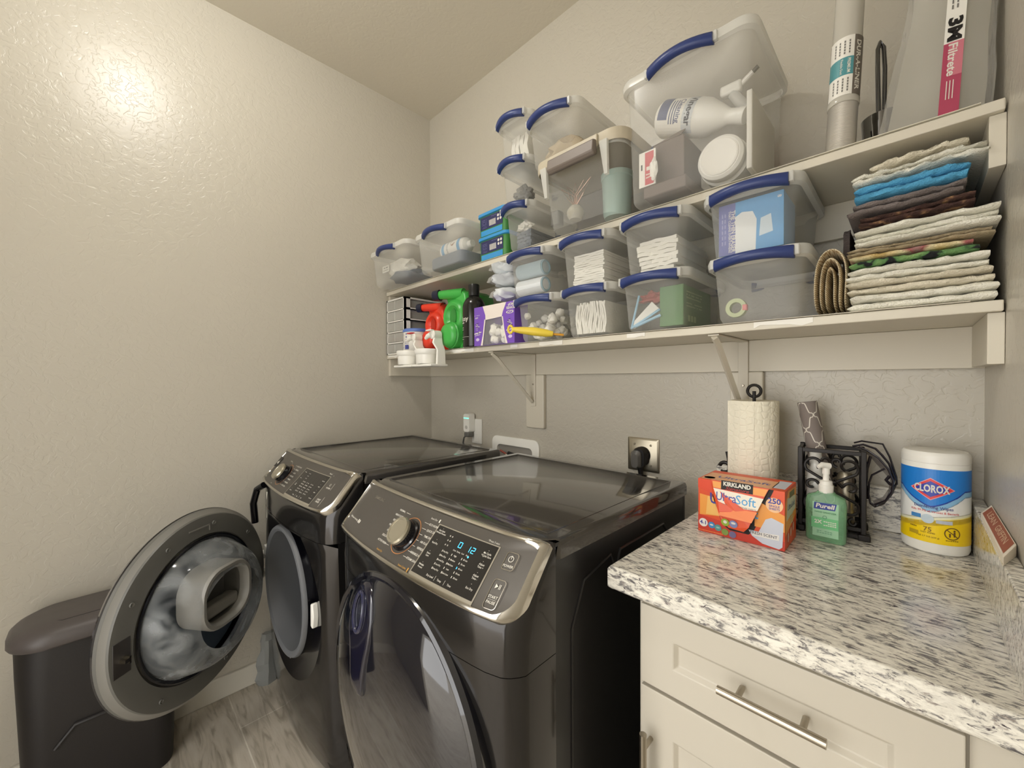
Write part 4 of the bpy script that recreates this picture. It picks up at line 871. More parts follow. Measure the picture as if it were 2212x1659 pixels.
MB().lathe([(0, 0), (.044, 0), (.047, .004), (.047, .165), (.044, .180), (.034, .198), (.020, .208), (.018, .212)], (0, 0, 0), 'z', 36).build('bottle', mat('bottle_black', (26, 25, 22), .18), t)
MB().lathe([(.021, .209), (.0225, .211), (.0225, .254), (.021, .257), (0, .257)], (0, 0, 0), 'z', 32).build('cap', mat('cap_black', (22, 22, 22), .3), t)
d = Decal(lambda a, b, h: ((.0472+h)*sin(a/.047), -(.0472+h)*cos(a/.047), b)); d.text('blissy', -.012, .113, .026, 'print', .012); d.text('wash', -.018, .098, .013, 'print', .012); d.rect(-.03, .02, .040, .0408, 'print', 4, 1); d.scribble(-.03, -.008, .078, .002, 'print', 3); d.scribble(-.03, -.008, .07, .002, 'print', 3); d.scribble(-.03, -.006, .032, .002, 'print', 3); d.build('bottle_print', t)
t = thing('bleach_jug', (.79, -.14, ZL+.0025), 'grey-white jug with a blue cap behind the purple carton', 'jug')
MB().loft([[(a, b, z) for a, b in rrect(w_, .09, .03, 5)] for w_, z in ((.10, 0), (.105, .01), (.105, .12))]+[[(a, b, z) for a, b in rrect(w_, w_*.9, w_*.4, 5)] for w_, z in ((.09, .15), (.055, .175), (.04, .185))]).build('jug_body', mat('jug_grey', (196, 196, 192), .4), t)
MB().lathe([(.022, .183), (.024, .185), (.024, .203), (0, .205)], (0, 0, 0), 'z', 24).build('cap', 'navy', t)
# purple carton with a cut-out window
t = thing('purple_carton', (.863, -.303, ZL+.0025), 'purple and white carton standing upside down, window full of white puffs', 'carton')
pu = mat('carton_purple', (122, 82, 186), .45); cw, chh, cd = .111, .150, .070
O = [(-cw, 0), (cw, 0), (cw, chh), (-cw, chh)]; I = [(-.060, .0005), (.066, .0005), (.046, .100), (-.044, .096)]
mb = MB(); mb.add([(a, 0, b) for a, b in O]+[(a, 0, b) for a, b in I], [(0, 1, 5, 4), (1, 2, 6, 5), (2, 3, 7, 6), (3, 0, 4, 7)])
mb.add([(-cw, 0, 0), (-cw, cd, 0), (-cw, cd, chh), (-cw, 0, chh), (cw, 0, 0), (cw, cd, 0), (cw, cd, chh), (cw, 0, chh)], [(0, 1, 2, 3), (4, 7, 6, 5), (0, 4, 5, 1), (3, 2, 6, 7), (1, 5, 6, 2)])
mb.build('carton', pu, t, smooth=False)
MB().add([(a*1.02, .002, b) for a, b in I], [(0, 1, 2, 3)]).build('window_film', 'sheet', t, smooth=False)
d = Decal(front(0, -.0002, 0)); cr = mat('carton_white', (236, 226, 216), .5)
d.poly([(-.060, chh), (.070, chh), (.052, .118), (.046, .100), (-.044, .096), (-.045, .115)], cr); d.poly([(-.072, 0), (-.060, 0), (-.044, .096), (-.05, .10), (-.06, .04)], cr); d.poly([(.066, 0), (.076, 0), (.060, .05), (.052, .10), (.046, .10)], cr); d.lay()
d.text('POWER', .092, .128, .0135, 'print', .03, rot=PI, width=.044); d.text('MOP', .094, .140, .0135, 'print', .03, rot=PI, width=.03); d.disc(.088, .112, .019, 'print', .006, hole=.7); d.line(.074, .108, .104, .117, .002, 'print')
d.scribble(-.108, -.076, .118, .002, 'print', 6); d.text('pads', -.096, .108, .009, 'print', .02, rot=PI)
gk = mat('print_dark', (92, 78, 110), .5)
for sx, u0 in ((-1, -.112), (1, .068)):
    random.seed(int(u0*1000)); 
    for q in range(12): d.line(u0+random.uniform(.004, .036), .045+q*.0035, u0+random.uniform(.004, .040), .050+q*.0035, .0024, gk if q % 2 else 'print')
    d.line(u0+.002, .047, u0+.044, .052, .004, 'print'); d.line(u0+.006, .040, u0+.038, .043, .002, 'print'); d.disc(u0+.022, .024, .010, mat('puff_lilac', (214, 196, 230), .5), .006)
d.build('carton_printing', t)
mb = MB(); random.seed(17)
for i in range(26):
    r_ = random.uniform(.012, .017); a = blob('', .863+random.uniform(-.048, .05), random.uniform(-.285, -.25), ZL+.018+random.uniform(0, .052), r_, r_*.8, r_, i+80, .3, 6, 2); mb.add(a.v, a.f)
c = single(mb, 'packing_puffs', softw, 'white foam puffs showing in the window of the purple carton', 'puffs'); c['kind'] = 'stuff'
# yellow handle sticking out over the shelf edge
t = thing('yellow_brush_handle', (1.115, -.385, ZL+.026), 'yellow plastic handle with a hanging ring, pointing out between two clear boxes', 'handle')
yl = mat('handle_yellow', (236, 208, 74), .35)
MB().tube([(-.040, -.03, .004), (-.02, -.012, .001), (.015, .012, -.004), (.045, .035, -.010), (.062, .048, -.013)], [.0075, .011, .0135, .012, .008], 16).build('grip', yl, t)
MB().tube([(-.045+.006*sin(a), -.034+.004*sin(a)+.0*a, .004+.0115*cos(a)) for a in [2*PI*k/20 for k in range(20)]], .0038, 8, closed=True).build('hanging_ring', yl, t)
MB().tube([(.060, .047, -.013), (.09, .066, -.017)], .0035, 8).build('shaft', mat('handle_amber', (210, 150, 40), .4), t)

# blue cleaner tubs
def pod(loc, label):
    t = thing('cleaner_tub', loc, label, 'tub', 'blue lidded cleaner tubs')
    gr = mat('tub_green', (66, 132, 62), .4); bl_ = mat('tub_blue', (62, 150, 210), .35); nv = mat('tub_navy', (44, 46, 92), .4)
    MB().loft([[(a, b+.065, z) for a, b in rrect(w_, .12, .022, 5)] for w_, z in ((.152, .0), (.156, .003), (.164, .080))]).build('tub', gr, t)
    MB().loft([[(a, b+.065, z) for a, b in rrect(w_, d_, .024, 5)] for w_, d_, z in ((.168, .124, .078), (.174, .130, .080), (.174, .130, .090), (.166, .122, .093), (.15, .11, .093))]).build('lid', bl_, t)
    d = Decal(lambda a, b, h: (a, .0045-h-.06*b*.0+(-.0008 if b > .04 else .0), b)); d.rect(-.060, .060, .002, .022, bl_); d.rect(-.062, .062, .026, .074, nv); d.lay()
    for q in range(9): d.rect(-.012+q*.0042, -.012+q*.0042+.0024, .034, .056, 'print')
    for a, b in ((.038, .062), (.052, .062), (.038, .048), (.052, .048)): d.disc(a, b, .0052, 'print')
    for q in range(6): d.scribble(-.052, -.026, .032+q*.006, .002, mat('faint_lilac', (130, 130, 170)), 6)
    d.scribble(.0, .03, .068, .002, MATS['faint_lilac'], 6); d.build('tub_label', t); return t
pod((.832, -.285, ZU+.0025), 'blue lidded cleaner tub, the lower of two stacked')
pod((.830, -.285, ZU+.0965), 'blue lidded cleaner tub, the upper of two stacked')

# ------------------------------------------------------------ right end of the shelves
t = thing('duct_tube', (1.868, -.235, ZU+.002), 'silver ribbed flexible duct tube with a white and teal label on the upper shelf', 'duct tube')
mb = MB(); prof = []; z = 0
while z < .155: prof += [(.0235, z), (.0255, z+.0018), (.0235, z+.0036)]; z += .0036
mb.lathe([(0, 0)]+prof+[(.0, z)], (0, 0, 0), 'z', 32); tilt = Matrix.Rotation(math.radians(2.2), 4, 'Y') @ Matrix.Rotation(math.radians(-5), 4, 'X')
silver = mat('duct_silver', (216, 212, 204), .38, .55)
mb.xf(lambda p: tilt @ p).build('ribbed_tube', silver, t)
mb = MB().lathe([(.0265, .105), (.0272, .108), (.0272, .116), (.0262, .118), (.0262, .245), (.0252, .247), (.0245, .45), (0, .45)], (0, 0, 0), 'z', 32); mb.xf(lambda p: tilt @ p).build('wrapped_sleeve', clear('duct_wrap', (206, 202, 190), .8, .15, .2), t)
def tm(a, b, h): return tuple(tilt @ Vector(((.0264+h)*sin(a/.0264), -(.0264+h)*cos(a/.0264), b)))
d = Decal(tm); d.rect(-.03, .016, .118, .243, 'white', 12, 1); d.rect(.016, .046, .118, .243, mat('label_taupe', (112, 104, 94), .4), 8, 1); d.lay(); d.rect(-.03, .016, .160, .198, mat('label_teal', (84, 150, 156), .4), 12, 1); d.lay()
d.text('DUR-A-LINER', .0245, .180, .0135, 'print', .03, rot=-PI/2, width=.105)
d.text('PREMIUM', .008, .179, .0075, 'print', .02, rot=-PI/2); d.text('Flexible Duct', -.004, .179, .006, 'print', .01, rot=-PI/2)
for q in (.008, 0, -.008, -.016):
    for z in (.125, .205): [d.rect(q-.0012, q+.0012, z+.006*k, z+.006*k+.0045, mat('print_grey', (120, 118, 112), .5)) for k in range(5)]
d.build('duct_label', t)
t = thing('brush_caddy', (1.928, -.132, ZU+.0025), 'chrome cup with a tall looped handle and black base on the upper shelf', 'brush caddy')
MB().box(-.048, .045, -.05, .05, 0, .007).box(-.044, -.038, -.046, -.040, .007, .075).box(-.044, -.038, .03, .036, .007, .075).build('base', 'blk', t, bevel=.002)
MB().lathe([(0, .008), (.028, .008), (.033, .03), (.037, .085), (.038, .10), (.034, .103), (.0, .10)], (.004, 0, 0), 'z', 32).build('cup', mat('cup_chrome', (150, 150, 152), .1, 1), t)
MB().tube([(-.004, -.006, .10), (-.006, -.006, .20), (-.006, -.004, .235), (-.003, .003, .25), (.003, .008, .24), (.005, .010, .20), (.004, .010, .10)], .0042, 12).xf(lambda p: Vector((p.x, p.y, .10+(p.z-.10)*1.12))).build('handle_loop', mat('dark_chrome', (120, 120, 122), .15, 1), t)
# air filter in plastic wrap, leaning in the corner
t = thing('wrapped_air_filter', (2.012, -.165, ZU+.0025), 'pleated air filter in crinkled clear plastic with a red printed band, in the right corner', 'air filter')
def lean(p): return Vector((p.x*(1+(.62*max(0, 1-p.z/.26)*min(1, max(0, -p.y-.035)/.04) if p.x < 0 else 0))+p.z*.05, p.y, p.z))
mb = MB(); random.seed(33)
def wrap(k): return [(-.052+.01*k, -.085+.01*k), (.02, -.10+.01*k), (.062-.01*k, -.08), (.064-.01*k, .08), (.0, .10-.01*k), (-.05+.01*k, .07)]
rg = []
for i in range(15):
    z = .0+.034*i; q = []
    for j in range(48):
        a = j/48*6; k0 = int(a); fr_ = a-k0; P0 = wrap(0)[k0 % 6]; P1 = wrap(0)[(k0+1) % 6]
        x = P0[0]+(P1[0]-P0[0])*fr_; y = P0[1]+(P1[1]-P0[1])*fr_; n_ = noise.noise(Vector((x*28, y*28, z*20+3)))*.007+noise.noise(Vector((x*70, y*70, z*60)))*.003
        L_ = math.hypot(x, y); q.append((x+x/L_*n_, y+y/L_*n_, z+.008*noise.noise(Vector((x*40, y*40, i)))*(i == 0)+.002))
    rg.append(q)
mb.loft(rg, True, False, True).xf(lean).build('plastic_wrap', 'sheet', t, ang=25)
rg2 = [[(a*.86, b*.86, c) for a, b, c in q] for q in rg[::2]]
MB().loft(rg2, True, True, True).xf(lean).build('filter_media', clear('filter_media', (196, 190, 174), .45, .5, .2), t, ang=25)
d = Decal(lambda a, b, h: tuple(lean(Vector((a, -.1045-h+abs(a-.0)*.18+.004*0, b))))); ma_ = mat('band_red', (176, 70, 96), .4); pk = mat('band_pink', (206, 120, 134), .4)
d.rect(-.002, .022, .004, .128, ma_, 1, 6); d.rect(-.002, .022, .128, .225, 'white', 1, 6); d.rect(-.002, .022, .225, .45, ma_, 1, 6); d.lay(); d.rect(.004, .022, .07, .128, pk); d.lay()
d.text('Filtrete', .0085, .098, .016, 'print', .02, rot=-PI/2, width=.055); d.text('3M', .009, .150, .023, 'blk', .05, rot=-PI/2, width=.040)
for q in (.004, .010): [d.rect(q, q+.002, .185+.009*k, .192+.009*k, MATS['print_grey']) for k in range(3)]
for q in (.004, .008, .012): d.rect(q, q+.0012, .030, .062, 'print')
d.build('printed_band', t)

# ------------------------------------------------------------ towels
def towel_layer(mb, x0, x1, z0, z1, y0, y1, seed, fold=True, amp=.0022):
    K = 22; rings = []; n = 18; zc, hz = (z0+z1)/2, (z1-z0)/2
    for k in range(K+1):
        t_ = k/K; x = x0+(x1-x0)*t_; e = min(1, (k)/1.6+.15) if fold else min(1, k/.8+.5); e2 = min(1, (K-k)/.9+.45)
        s_ = math.sqrt(max(0.10, min(1, 1-(1-min(1, t_/.05))**2)))*(.80+.20*min(1, (1-t_)/.02))*1.10; q = []
        zz = zc+.0025*noise.noise(Vector((x*14, seed, 2)))
        for j in range(n):
            a = 2*PI*j/n; c_, s2 = cos(a), sin(a); sg = lambda v: (1 if v >= 0 else -1)
            yy = (y0+y1)/2-(y1-y0)/2*sg(c_)*abs(c_)**.28; z_ = hz*s_*sg(s2)*abs(s2)**.62
            nn_ = amp*noise.noise(Vector((x*60, yy*60, z_*90+seed*3)))+amp*.7*noise.noise(Vector((x*180, yy*170, z_*200+seed)))
            q.append((x+nn_, yy-nn_*1.5-(.004*noise.noise(Vector((x*12, seed, 7))) if c_ > .5 else 0), zz+z_+nn_))
        rings.append(q)
    mb.loft(rings)
def towel(x0, x1, z0, z1, layers, m, label, seed, y0=-.283, y1=-.03, name='folded_towel', group=None, tiltz=0., amp=.0022, cat='towel'):
    mb = MB(); random.seed(seed); h = (z1-z0)/layers
    for i in range(layers): towel_layer(mb, x0+random.uniform(-.004, .006), x1+random.uniform(-.006, .0), z0+h*i+.0003, z0+h*(i+1)-.0003, y0+random.uniform(-.004, .006), y1, seed+i*1.7, amp=amp)
    if tiltz: mb.xf(lambda p: Vector((p.x, p.y, p.z+(p.x-x0)*tiltz)))
    return single(mb, name, m, label, cat, group, ang=60)
def terry(name, rgb, st=.9): return mat(name, rgb, .95, bump=(330, st, .004))
TW = terry('terry_white', (238, 235, 220)); TW2 = terry('terry_cream', (226, 218, 196)); TT = terry('terry_tan', (184, 168, 138)); TB = terry('terry_blue', (86, 164, 206)); TG = terry('terry_grey', (126, 116, 112)); TDG = terry('terry_dark', (88, 78, 74))
TBR = terry('terry_brown', (104, 72, 60)); TGR = terry('terry_green', (110, 150, 92)); TY = terry('terry_yellow', (214, 184, 120)); TK = terry('terry_black', (38, 38, 40))
nt = TBR.node_tree; n_ = nt.nodes.new('ShaderNodeTexNoise'); n_.inputs['Scale'].default_value = 60; tc = nt.nodes.new('ShaderNodeTexCoord'); nt.links.new(tc.outputs['Object'], n_.inputs['Vector']); c_ = ramp(nt, n_.outputs['Fac'], [(.45, (74, 50, 44)), (.58, (104, 74, 62)), (.68, (176, 136, 96))]); nt.links.new(c_.outputs[0], nt.nodes['Principled BSDF'].inputs['Base Color'])
nt = TY.node_tree; n_ = nt.nodes.new('ShaderNodeTexNoise'); n_.inputs['Scale'].default_value = 16; tc = nt.nodes.new('ShaderNodeTexCoord'); nt.links.new(tc.outputs['Object'], n_.inputs['Vector']); c_ = ramp(nt, n_.outputs['Fac'], [(.35, (206, 176, 112)), (.5, (232, 218, 176)), (.6, (172, 96, 96)), (.7, (150, 140, 130))]); nt.links.new(c_.outputs[0], nt.nodes['Principled BSDF'].inputs['Base Color'])
nt = TGR.node_tree; n_ = nt.nodes.new('ShaderNodeTexNoise'); n_.inputs['Scale'].default_value = 26; tc = nt.nodes.new('ShaderNodeTexCoord'); nt.links.new(tc.outputs['Object'], n_.inputs['Vector']); c_ = ramp(nt, n_.outputs['Fac'], [(.46, (30, 32, 34)), (.5, (96, 140, 84)), (.7, (140, 176, 110))]); nt.links.new(c_.outputs[0], nt.nodes['Principled BSDF'].inputs['Base Color'])
zt = ZL+.003; XR = 2.083
towel(1.884, XR, zt, zt+.031, 2, TW, 'white folded towel at the very bottom of the towel pile', 101)
towel(1.880, XR-.004, zt+.0315, zt+.058, 2, TW2, 'off-white folded towel, second from the bottom of the pile', 103)
towel(1.884, XR-.010, zt+.0585, zt+.084, 2, TW, 'white folded towel just under the green and black cloth', 107)
towel(1.890, XR-.02, zt+.0845, zt+.098, 1, TGR, 'green and black patterned cloth in the middle of the towel pile', 109, cat='cloth')
towel(1.892, XR-.03, zt+.0985, zt+.110, 1, TY, 'yellow, pink and cream cloth above the green patterned one', 113, cat='cloth')
towel(1.888, XR-.004, zt+.1105, zt+.124, 2, TT, 'tan folded cloth above the yellow patterned cloth', 127, cat='cloth')
towel(1.897, XR, zt+.1245, zt+.158, 3, TW, 'thick cream white towel below the brown fringed one', 131, tiltz=.02)
towel(1.905, XR-.025, zt+.164, zt+.182, 2, TBR, 'dark brown fringed towel in the upper half of the pile', 137, tiltz=.04)
towel(1.888, XR-.040, zt+.188, zt+.210, 2, TG, 'grey-brown folded towel under the bright blue one', 139, tiltz=.02)
towel(1.899, XR-.034, zt+.2125, zt+.244, 2, TB, 'bright blue folded microfiber towel near the top of the pile', 149, tiltz=.01, amp=.003)
towel(1.890, XR-.012, zt+.248, zt+.266, 2, TW, 'white fluffy cloth lying on the bright blue towel', 151, tiltz=.03, amp=.004, cat='cloth')
towel(1.915, XR-.030, zt+.274, zt+.286, 1, TW2, 'topmost off-white cloth with corners spreading to the right', 157, tiltz=.06, amp=.004, cat='cloth', y0=-.26)
towel(1.868, 1.884, zt+.10, zt+.19, 1, TDG, 'dark grey cloth hanging down behind the left side of the pile', 163, y0=-.19, y1=-.05, cat='cloth')
# rolled knit: three loops of ribbed beige knit
t = thing('knit_roll', (1.857, -.27, ZL+.0025), 'beige chevron knit cloth rolled up on end between the last box and the towels', 'rolled cloth')
kn = mat('knit_beige', (226, 208, 172), .85); nt = kn.node_tree; b = nt.nodes['Principled BSDF']
tc = nt.nodes.new('ShaderNodeTexCoord'); sx_ = nt.nodes.new('ShaderNodeSeparateXYZ'); nt.links.new(tc.outputs['Object'], sx_.inputs[0])
ax = nt.nodes.new('ShaderNodeMath'); ax.operation = 'PINGPONG'; ax.inputs[1].default_value = .004; nt.links.new(sx_.outputs[0], ax.inputs[0])
ad = nt.nodes.new('ShaderNodeMath'); ad.operation = 'ADD'; nt.links.new(ax.outputs[0], ad.inputs[0]); nt.links.new(sx_.outputs[2], ad.inputs[1])
pp = nt.nodes.new('ShaderNodeMath'); pp.operation = 'PINGPONG'; pp.inputs[1].default_value = .0022; nt.links.new(ad.outputs[0], pp.inputs[0])
sc = nt.nodes.new('ShaderNodeMath'); sc.operation = 'MULTIPLY'; sc.inputs[1].default_value = 450; nt.links.new(pp.outputs[0], sc.inputs[0])
cr_ = ramp(nt, sc.outputs[0], [(.10, (176, 146, 106)), (.40, (230, 214, 180)), (.9, (244, 232, 204))]); nt.links.new(cr_.outputs[0], b.inputs['Base Color'])
bp = nt.nodes.new('ShaderNodeBump'); bp.inputs['Distance'].default_value = .002; bp.inputs['Strength'].default_value = .6; nt.links.new(sc.outputs[0], bp.inputs['Height']); nt.links.new(bp.outputs['Normal'], b.inputs['Normal'])
for k, (w_, h_, dy) in enumerate(((.027, .138, 0), (.0165, .118, -.006), (.007, .098, -.010))):
    out = [(-w_, .004), (-w_*1.05, h_*.5), (-w_*.9, h_*.8), (-w_*.5, h_*.96), (0, h_), (w_*.5, h_*.96), (w_*.9, h_*.8), (w_*.95, h_*.5), (w_*.75, .004)]
    rings = []
    for i in range(len(out)):
        a, z = out[i]; cx_, cz_ = 0, h_*.5; L_ = max(.001, math.hypot(a, (z-cz_)*.4)); nx, nz_ = a/L_, (z-cz_)*.4/L_; th = .0045
        rings.append([(a+nx*th, dy, z+nz_*th), (a-nx*th, dy-.003, z-nz_*th), (a-nx*th, .17, z-nz_*th), (a+nx*th, .17, z+nz_*th)])
    MB().loft(rings).build('knit_fold', kn, t, sub=2, ang=80)

# ------------------------------------------------------------ on the counter
ZC = .9155
# dryer sheet carton
t = thing('dryer_sheet_carton', (1.702, -.325, ZC), 'orange and red carton of softener sheets with torn front flap on the counter', 'carton')
org = mat('carton_orange', (226, 84, 40), .4); red = mat('carton_red2', (206, 62, 44), .4); amb = mat('carton_amber', (240, 160, 70), .4); crm = mat('carton_cream3', (242, 232, 214), .45); ink = mat('ink_blue', (62, 66, 156), .4); sky = mat('ink_sky', (78, 160, 214), .4); dark = mat('carton_dark', (34, 28, 26), .6)
w_, h_, dp = .176, .126, .115
MB().box(-w_/2, w_/2, 0, dp, 0, h_).build('carton', org, t, smooth=False, bevel=.0008)
d = Decal(front(-w_/2, -.0002, 0))
d.poly([(0, 0), (w_, 0), (w_, .020), (0, .040)], red); d.lay(); d.poly([(.004, .090), (.05, .085), (.05, .045), (.004, .040)], amb); d.lay(); d.poly([(.022, .088), (.05, .085), (.05, .046), (.018, .044)], mat('carton_gold', (244, 190, 104), .4))
d.lay(); d.poly([(0, .104), (.05, .088), (.05, .126), (0, .126)], mat('carton_red1', (226, 76, 42), .4)); d.poly([(.12, .1), (w_, .075), (w_, .04), (.12, .04)], amb); d.lay(); d.disc(.157, .094, .016, mat('carton_glow', (246, 198, 150), .4)); d.lay()
d.text('250', .157, .102, .016, ink, .03); d.text('SINGLE', .157, .0915, .0062, ink, .02); d.text('SHEETS', .157, .0855, .0062, ink, .02)
d.poly([(.108, .030), (.128, .030), (.141, .060), (.152, .066), (w_-.002, .058), (w_-.004, .008), (w_-.010, .002), (.135, .006), (.115, .018)], mat('cloth_print', (206, 210, 222), .5)); d.lay()
d.poly([(.114, .028), (.166, .032), (.166, .020), (.116, .019)], mat('carton_white3', (236, 232, 226), .45)); d.lay(); d.text('FRESH SCENT', .137, .0255, .0085, mat('ink_grey', (84, 84, 96), .5), .012)
d.text('U', .036, .083, .034, ink, .02, sx=.8); d.text('t', .122, .066, .028, sky, .02)
for cx_, cz_, r_, m_ in ((.031, .0205, .0075, mat('dot_blue', (64, 140, 196), .4)), (.045, .0175, .0075, mat('dot_teal', (88, 150, 146), .4)), (.060, .0115, .0075, mat('dot_green', (128, 150, 72), .4)), (.076, .0095, .0075, mat('dot_violet', (120, 110, 150), .4))): d.disc(cx_, cz_, r_, m_)
d.disc(.0125, .0225, .0098, mat('carton_white3', (236, 232, 226))); d.lay(); d.text('4', .008, .0225, .0115, ink, .03); d.text('in', .0125, .021, .006, ink); d.text('1', .0175, .0225, .0115, ink, .03); d.disc(.031, .021, .004, 'print', .002); d.disc(.045, .018, .0042, mat('dot_mint', (150, 200, 190)), .002)
d.scribble(.002, .056, .0045, .0022, mat('ink_orange', (240, 150, 70)), 16)
d.build('front_print', t)
FL = [(.030, h_), (.036, .094), (.050, .058), (.058, .036), (.072, .026), (.102, .024), (.112, .036), (.124, .07), (.148, h_)]
MB().ext([(a-w_/2-.0, -.0008, b) for a, b in [(.026, h_), (.033, .088), (.054, .028), (.07, .018), (.108, .018), (.118, .028), (.138, .08), (.156, h_)]], (0, .0004, 0)).build('torn_opening', dark, t, smooth=False)
def fy(b): return -.0035-.010*max(0, (1-abs(b-.045)/.09))-.004*(b < .06)
MB().loft([[(a-w_/2, fy(b), b+.002) for a, b in FL], [(a-w_/2, fy(b)+.0008, b+.002) for a, b in FL]]).build('torn_flap', org, t, smooth=False)
d = Decal(lambda a, b, h: (a-w_/2, fy(b)-h-.0003, b+.002))
d.poly([(.034, h_-.002), (.146, h_-.002), (.140, .108), (.036, .110)], amb); d.poly([(.0345, .1085), (.1385, .103), (.1275, .075), (.044, .070)], crm); d.poly([(.044, .0685), (.127, .072), (.118, .048), (.052, .050)], mat('carton_glow2', (240, 130, 60), .4)); d.lay()
d.rect(.053, .118, .1085, .129, dark, 1, 1); d.text('Ultra', .064, .091, .0265, ink, .008, width=.042); d.text('Soft', .104, .090, .028, sky, .004, width=.040); d.text('PREMIUM FABRIC SOFTENER SHEETS', .087, .0755, .005, mat('ink_brown', (120, 96, 84)), width=.076)
d.disc(.065, .037, .0085, mat('dot_lime', (150, 178, 64), .4)); d.disc(.082, .037, .0085, mat('dot_lilac', (130, 140, 186), .4)); d.lay(); d.text('KIRKLAND', .0855, .1215, .0125, 'print', .04, width=.056); d.text('Signature', .086, .1125, .009, mat('ink_red', (196, 50, 44)), .0, .3, width=.048)
d.disc(.065, .038, .004, 'print', n=8); d.disc(.082, .039, .0048, 'print', .0026); d.build('flap_print', t)
d = Decal(side(w_/2+.0002, 0, 0)); d.poly([(.002, .03), (dp-.004, .055), (dp-.004, .118), (.03, .122), (.002, .10)], amb); d.lay(); d.poly([(.012, .06), (dp-.01, .07), (dp-.01, .10), (.02, .108)], mat('carton_pale', (206, 206, 180), .5)); d.lay()
d.rect(.04, .09, .104, .117, mat('ink_olive', (112, 104, 62), .5)); d.text('UltraSoft', .058, .086, .018, mat('ink_steel', (96, 122, 150)), .01, width=.07)
for k in range(4): d.rect(.04+.004*k, .075, .064-.006*k, .067-.006*k, mat('ink_pale', (190, 200, 160)))
for k in range(3): d.disc(.03+.025*k, .022+.006*k, .008, mat('dot_blush', (226, 170, 150)), .010)
d.build('side_print', t)
d = Decal(lambda a, b, h: (a-w_/2, b, h_+h)); d.rect(.004, .150, .006, .085, mat('top_glow', (236, 178, 130), .4)); d.disc(.018, .025, .012, 'print', .012); d.rect(.148, .172, .02, .10, mat('cloth_print', (206, 210, 222))); d.lay(); d.text('UltraSoft', .085, .045, .03, 'ink_blue' if False else ink, .01); d.build('top_print', t)
# sanitizer
t = thing('hand_sanitizer', (1.842, -.188, ZC), 'green pump bottle of hand sanitizer in front of the black scroll holder', 'bottle')
gg = clear('sanitizer_gel', (150, 206, 160), .42, .08, .35)
def BR(w1, d1, z): return [(a, b, z) for a, b in rrect(w1, d1, min(d1, w1)*.28, 5)]
MB().loft([BR(.066, .030, 0), BR(.072, .034, .004), BR(.073, .034, .085), BR(.068, .030, .098), BR(.036, .026, .106), BR(.030, .026, .110)]).build('bottle', gg, t, ang=50)
MB().loft([BR(.060, .024, .004), BR(.064, .026, .008), BR(.064, .026, .055)]).build('gel', clear('gel_core', (70, 150, 96), .25, .1, .1), t)
MB().lathe([(0, .108), (.0135, .108), (.0138, .124), (.012, .126), (.0115, .134), (.006, .136), (.0055, .160), (0, .160)], (0, 0, 0), 'z', 28).build('collar', 'whitep', t)
MB().loft([[(a, b, z) for a, b in rrect(.014, .014, .006, 4)] for z in (.150, .166)]).build('pump', 'whitep', t)
MB().tube([(.006, 0, .168), (-.006, -.010, .171), (-.012, -.018, .166)], [.007, .006, .004], 12).build('pump_spout', 'whitep', t)
d = Decal(front(0, -.0172, 0)); lg = mat('label_green', (150, 214, 160), .4)
d.rect(-.022, .024, .012, .088, clear('label_film', (176, 224, 184), .75, .2, .1)); d.lay(); d.poly([(-.020, .072), (-.019, .087), (.021, .088), (.018, .073)], mat('brand_blue', (40, 56, 140), .4)); d.rect(-.024, .024, .030, .054, mat('label_mid', (110, 190, 130), .4)); d.lay()
d.text('Purell', 0, .080, .013, 'print', .03, .15, width=.034); d.text('HAND SANITIZER', .001, .066, .0048, mat('ink_green', (40, 120, 72)), .015); d.disc(0, .0555, .004, mat('ink_green2', (90, 140, 110)), hole=.7); d.text('2X', -.012, .044, .011, 'print', .03)
for q in (.046, .042, .038): d.scribble(-.002, .021, q, .0022, 'print', 6)
for q in (.024, .020): d.scribble(-.014, .014, q, .0018, MATS['ink_green2'], 6)
d.build('label', t)
# scroll holder
t = thing('scroll_holder', (1.840, -.093, ZC), 'black cast iron holder with scrollwork sides, standing against the granite backsplash', 'holder', rz=math.radians(6))
hw_, hd_, hh_ = .058, .044, .200
for sx in (-1, 1):
    for sy in (-1, 1): MB().box(sx*hw_-.005, sx*hw_+.005, sy*hd_-.005, sy*hd_+.005, 0, hh_).build('corner_post', 'iron', t, bevel=.0015); MB().box(sx*(hw_+.001)-.011, sx*(hw_+.001)+.011, sy*(hd_+.001)-.011, sy*(hd_+.001)+.011, 0, .014).build('foot', 'iron', t, bevel=.002)
for z in (.006, .022, hh_-.007):
    for sy in (-1, 1): MB().box(-hw_, hw_, sy*hd_-.004, sy*hd_+.004, z-.004, z+.005).build('rail', 'iron', t, bevel=.001)
    for sx in (-1, 1): MB().box(sx*hw_-.004, sx*hw_+.004, -hd_, hd_, z-.004, z+.005).build('rail', 'iron', t, bevel=.001)
MB().box(-hw_, hw_, -hd_, hd_, .006, .012).build('floor_plate', 'iron', t)
def spiral(cx_, cz_, R, turns, a0, dirn, tail=None):
    P = []
    for k in range(22):
        u_ = k/21; a = a0+dirn*turns*2*PI*u_; rr_ = R*(1-.62*u_); P.append((cx_+rr_*cos(a), cz_+rr_*sin(a)))
    return (([tail] if tail else [])+P)
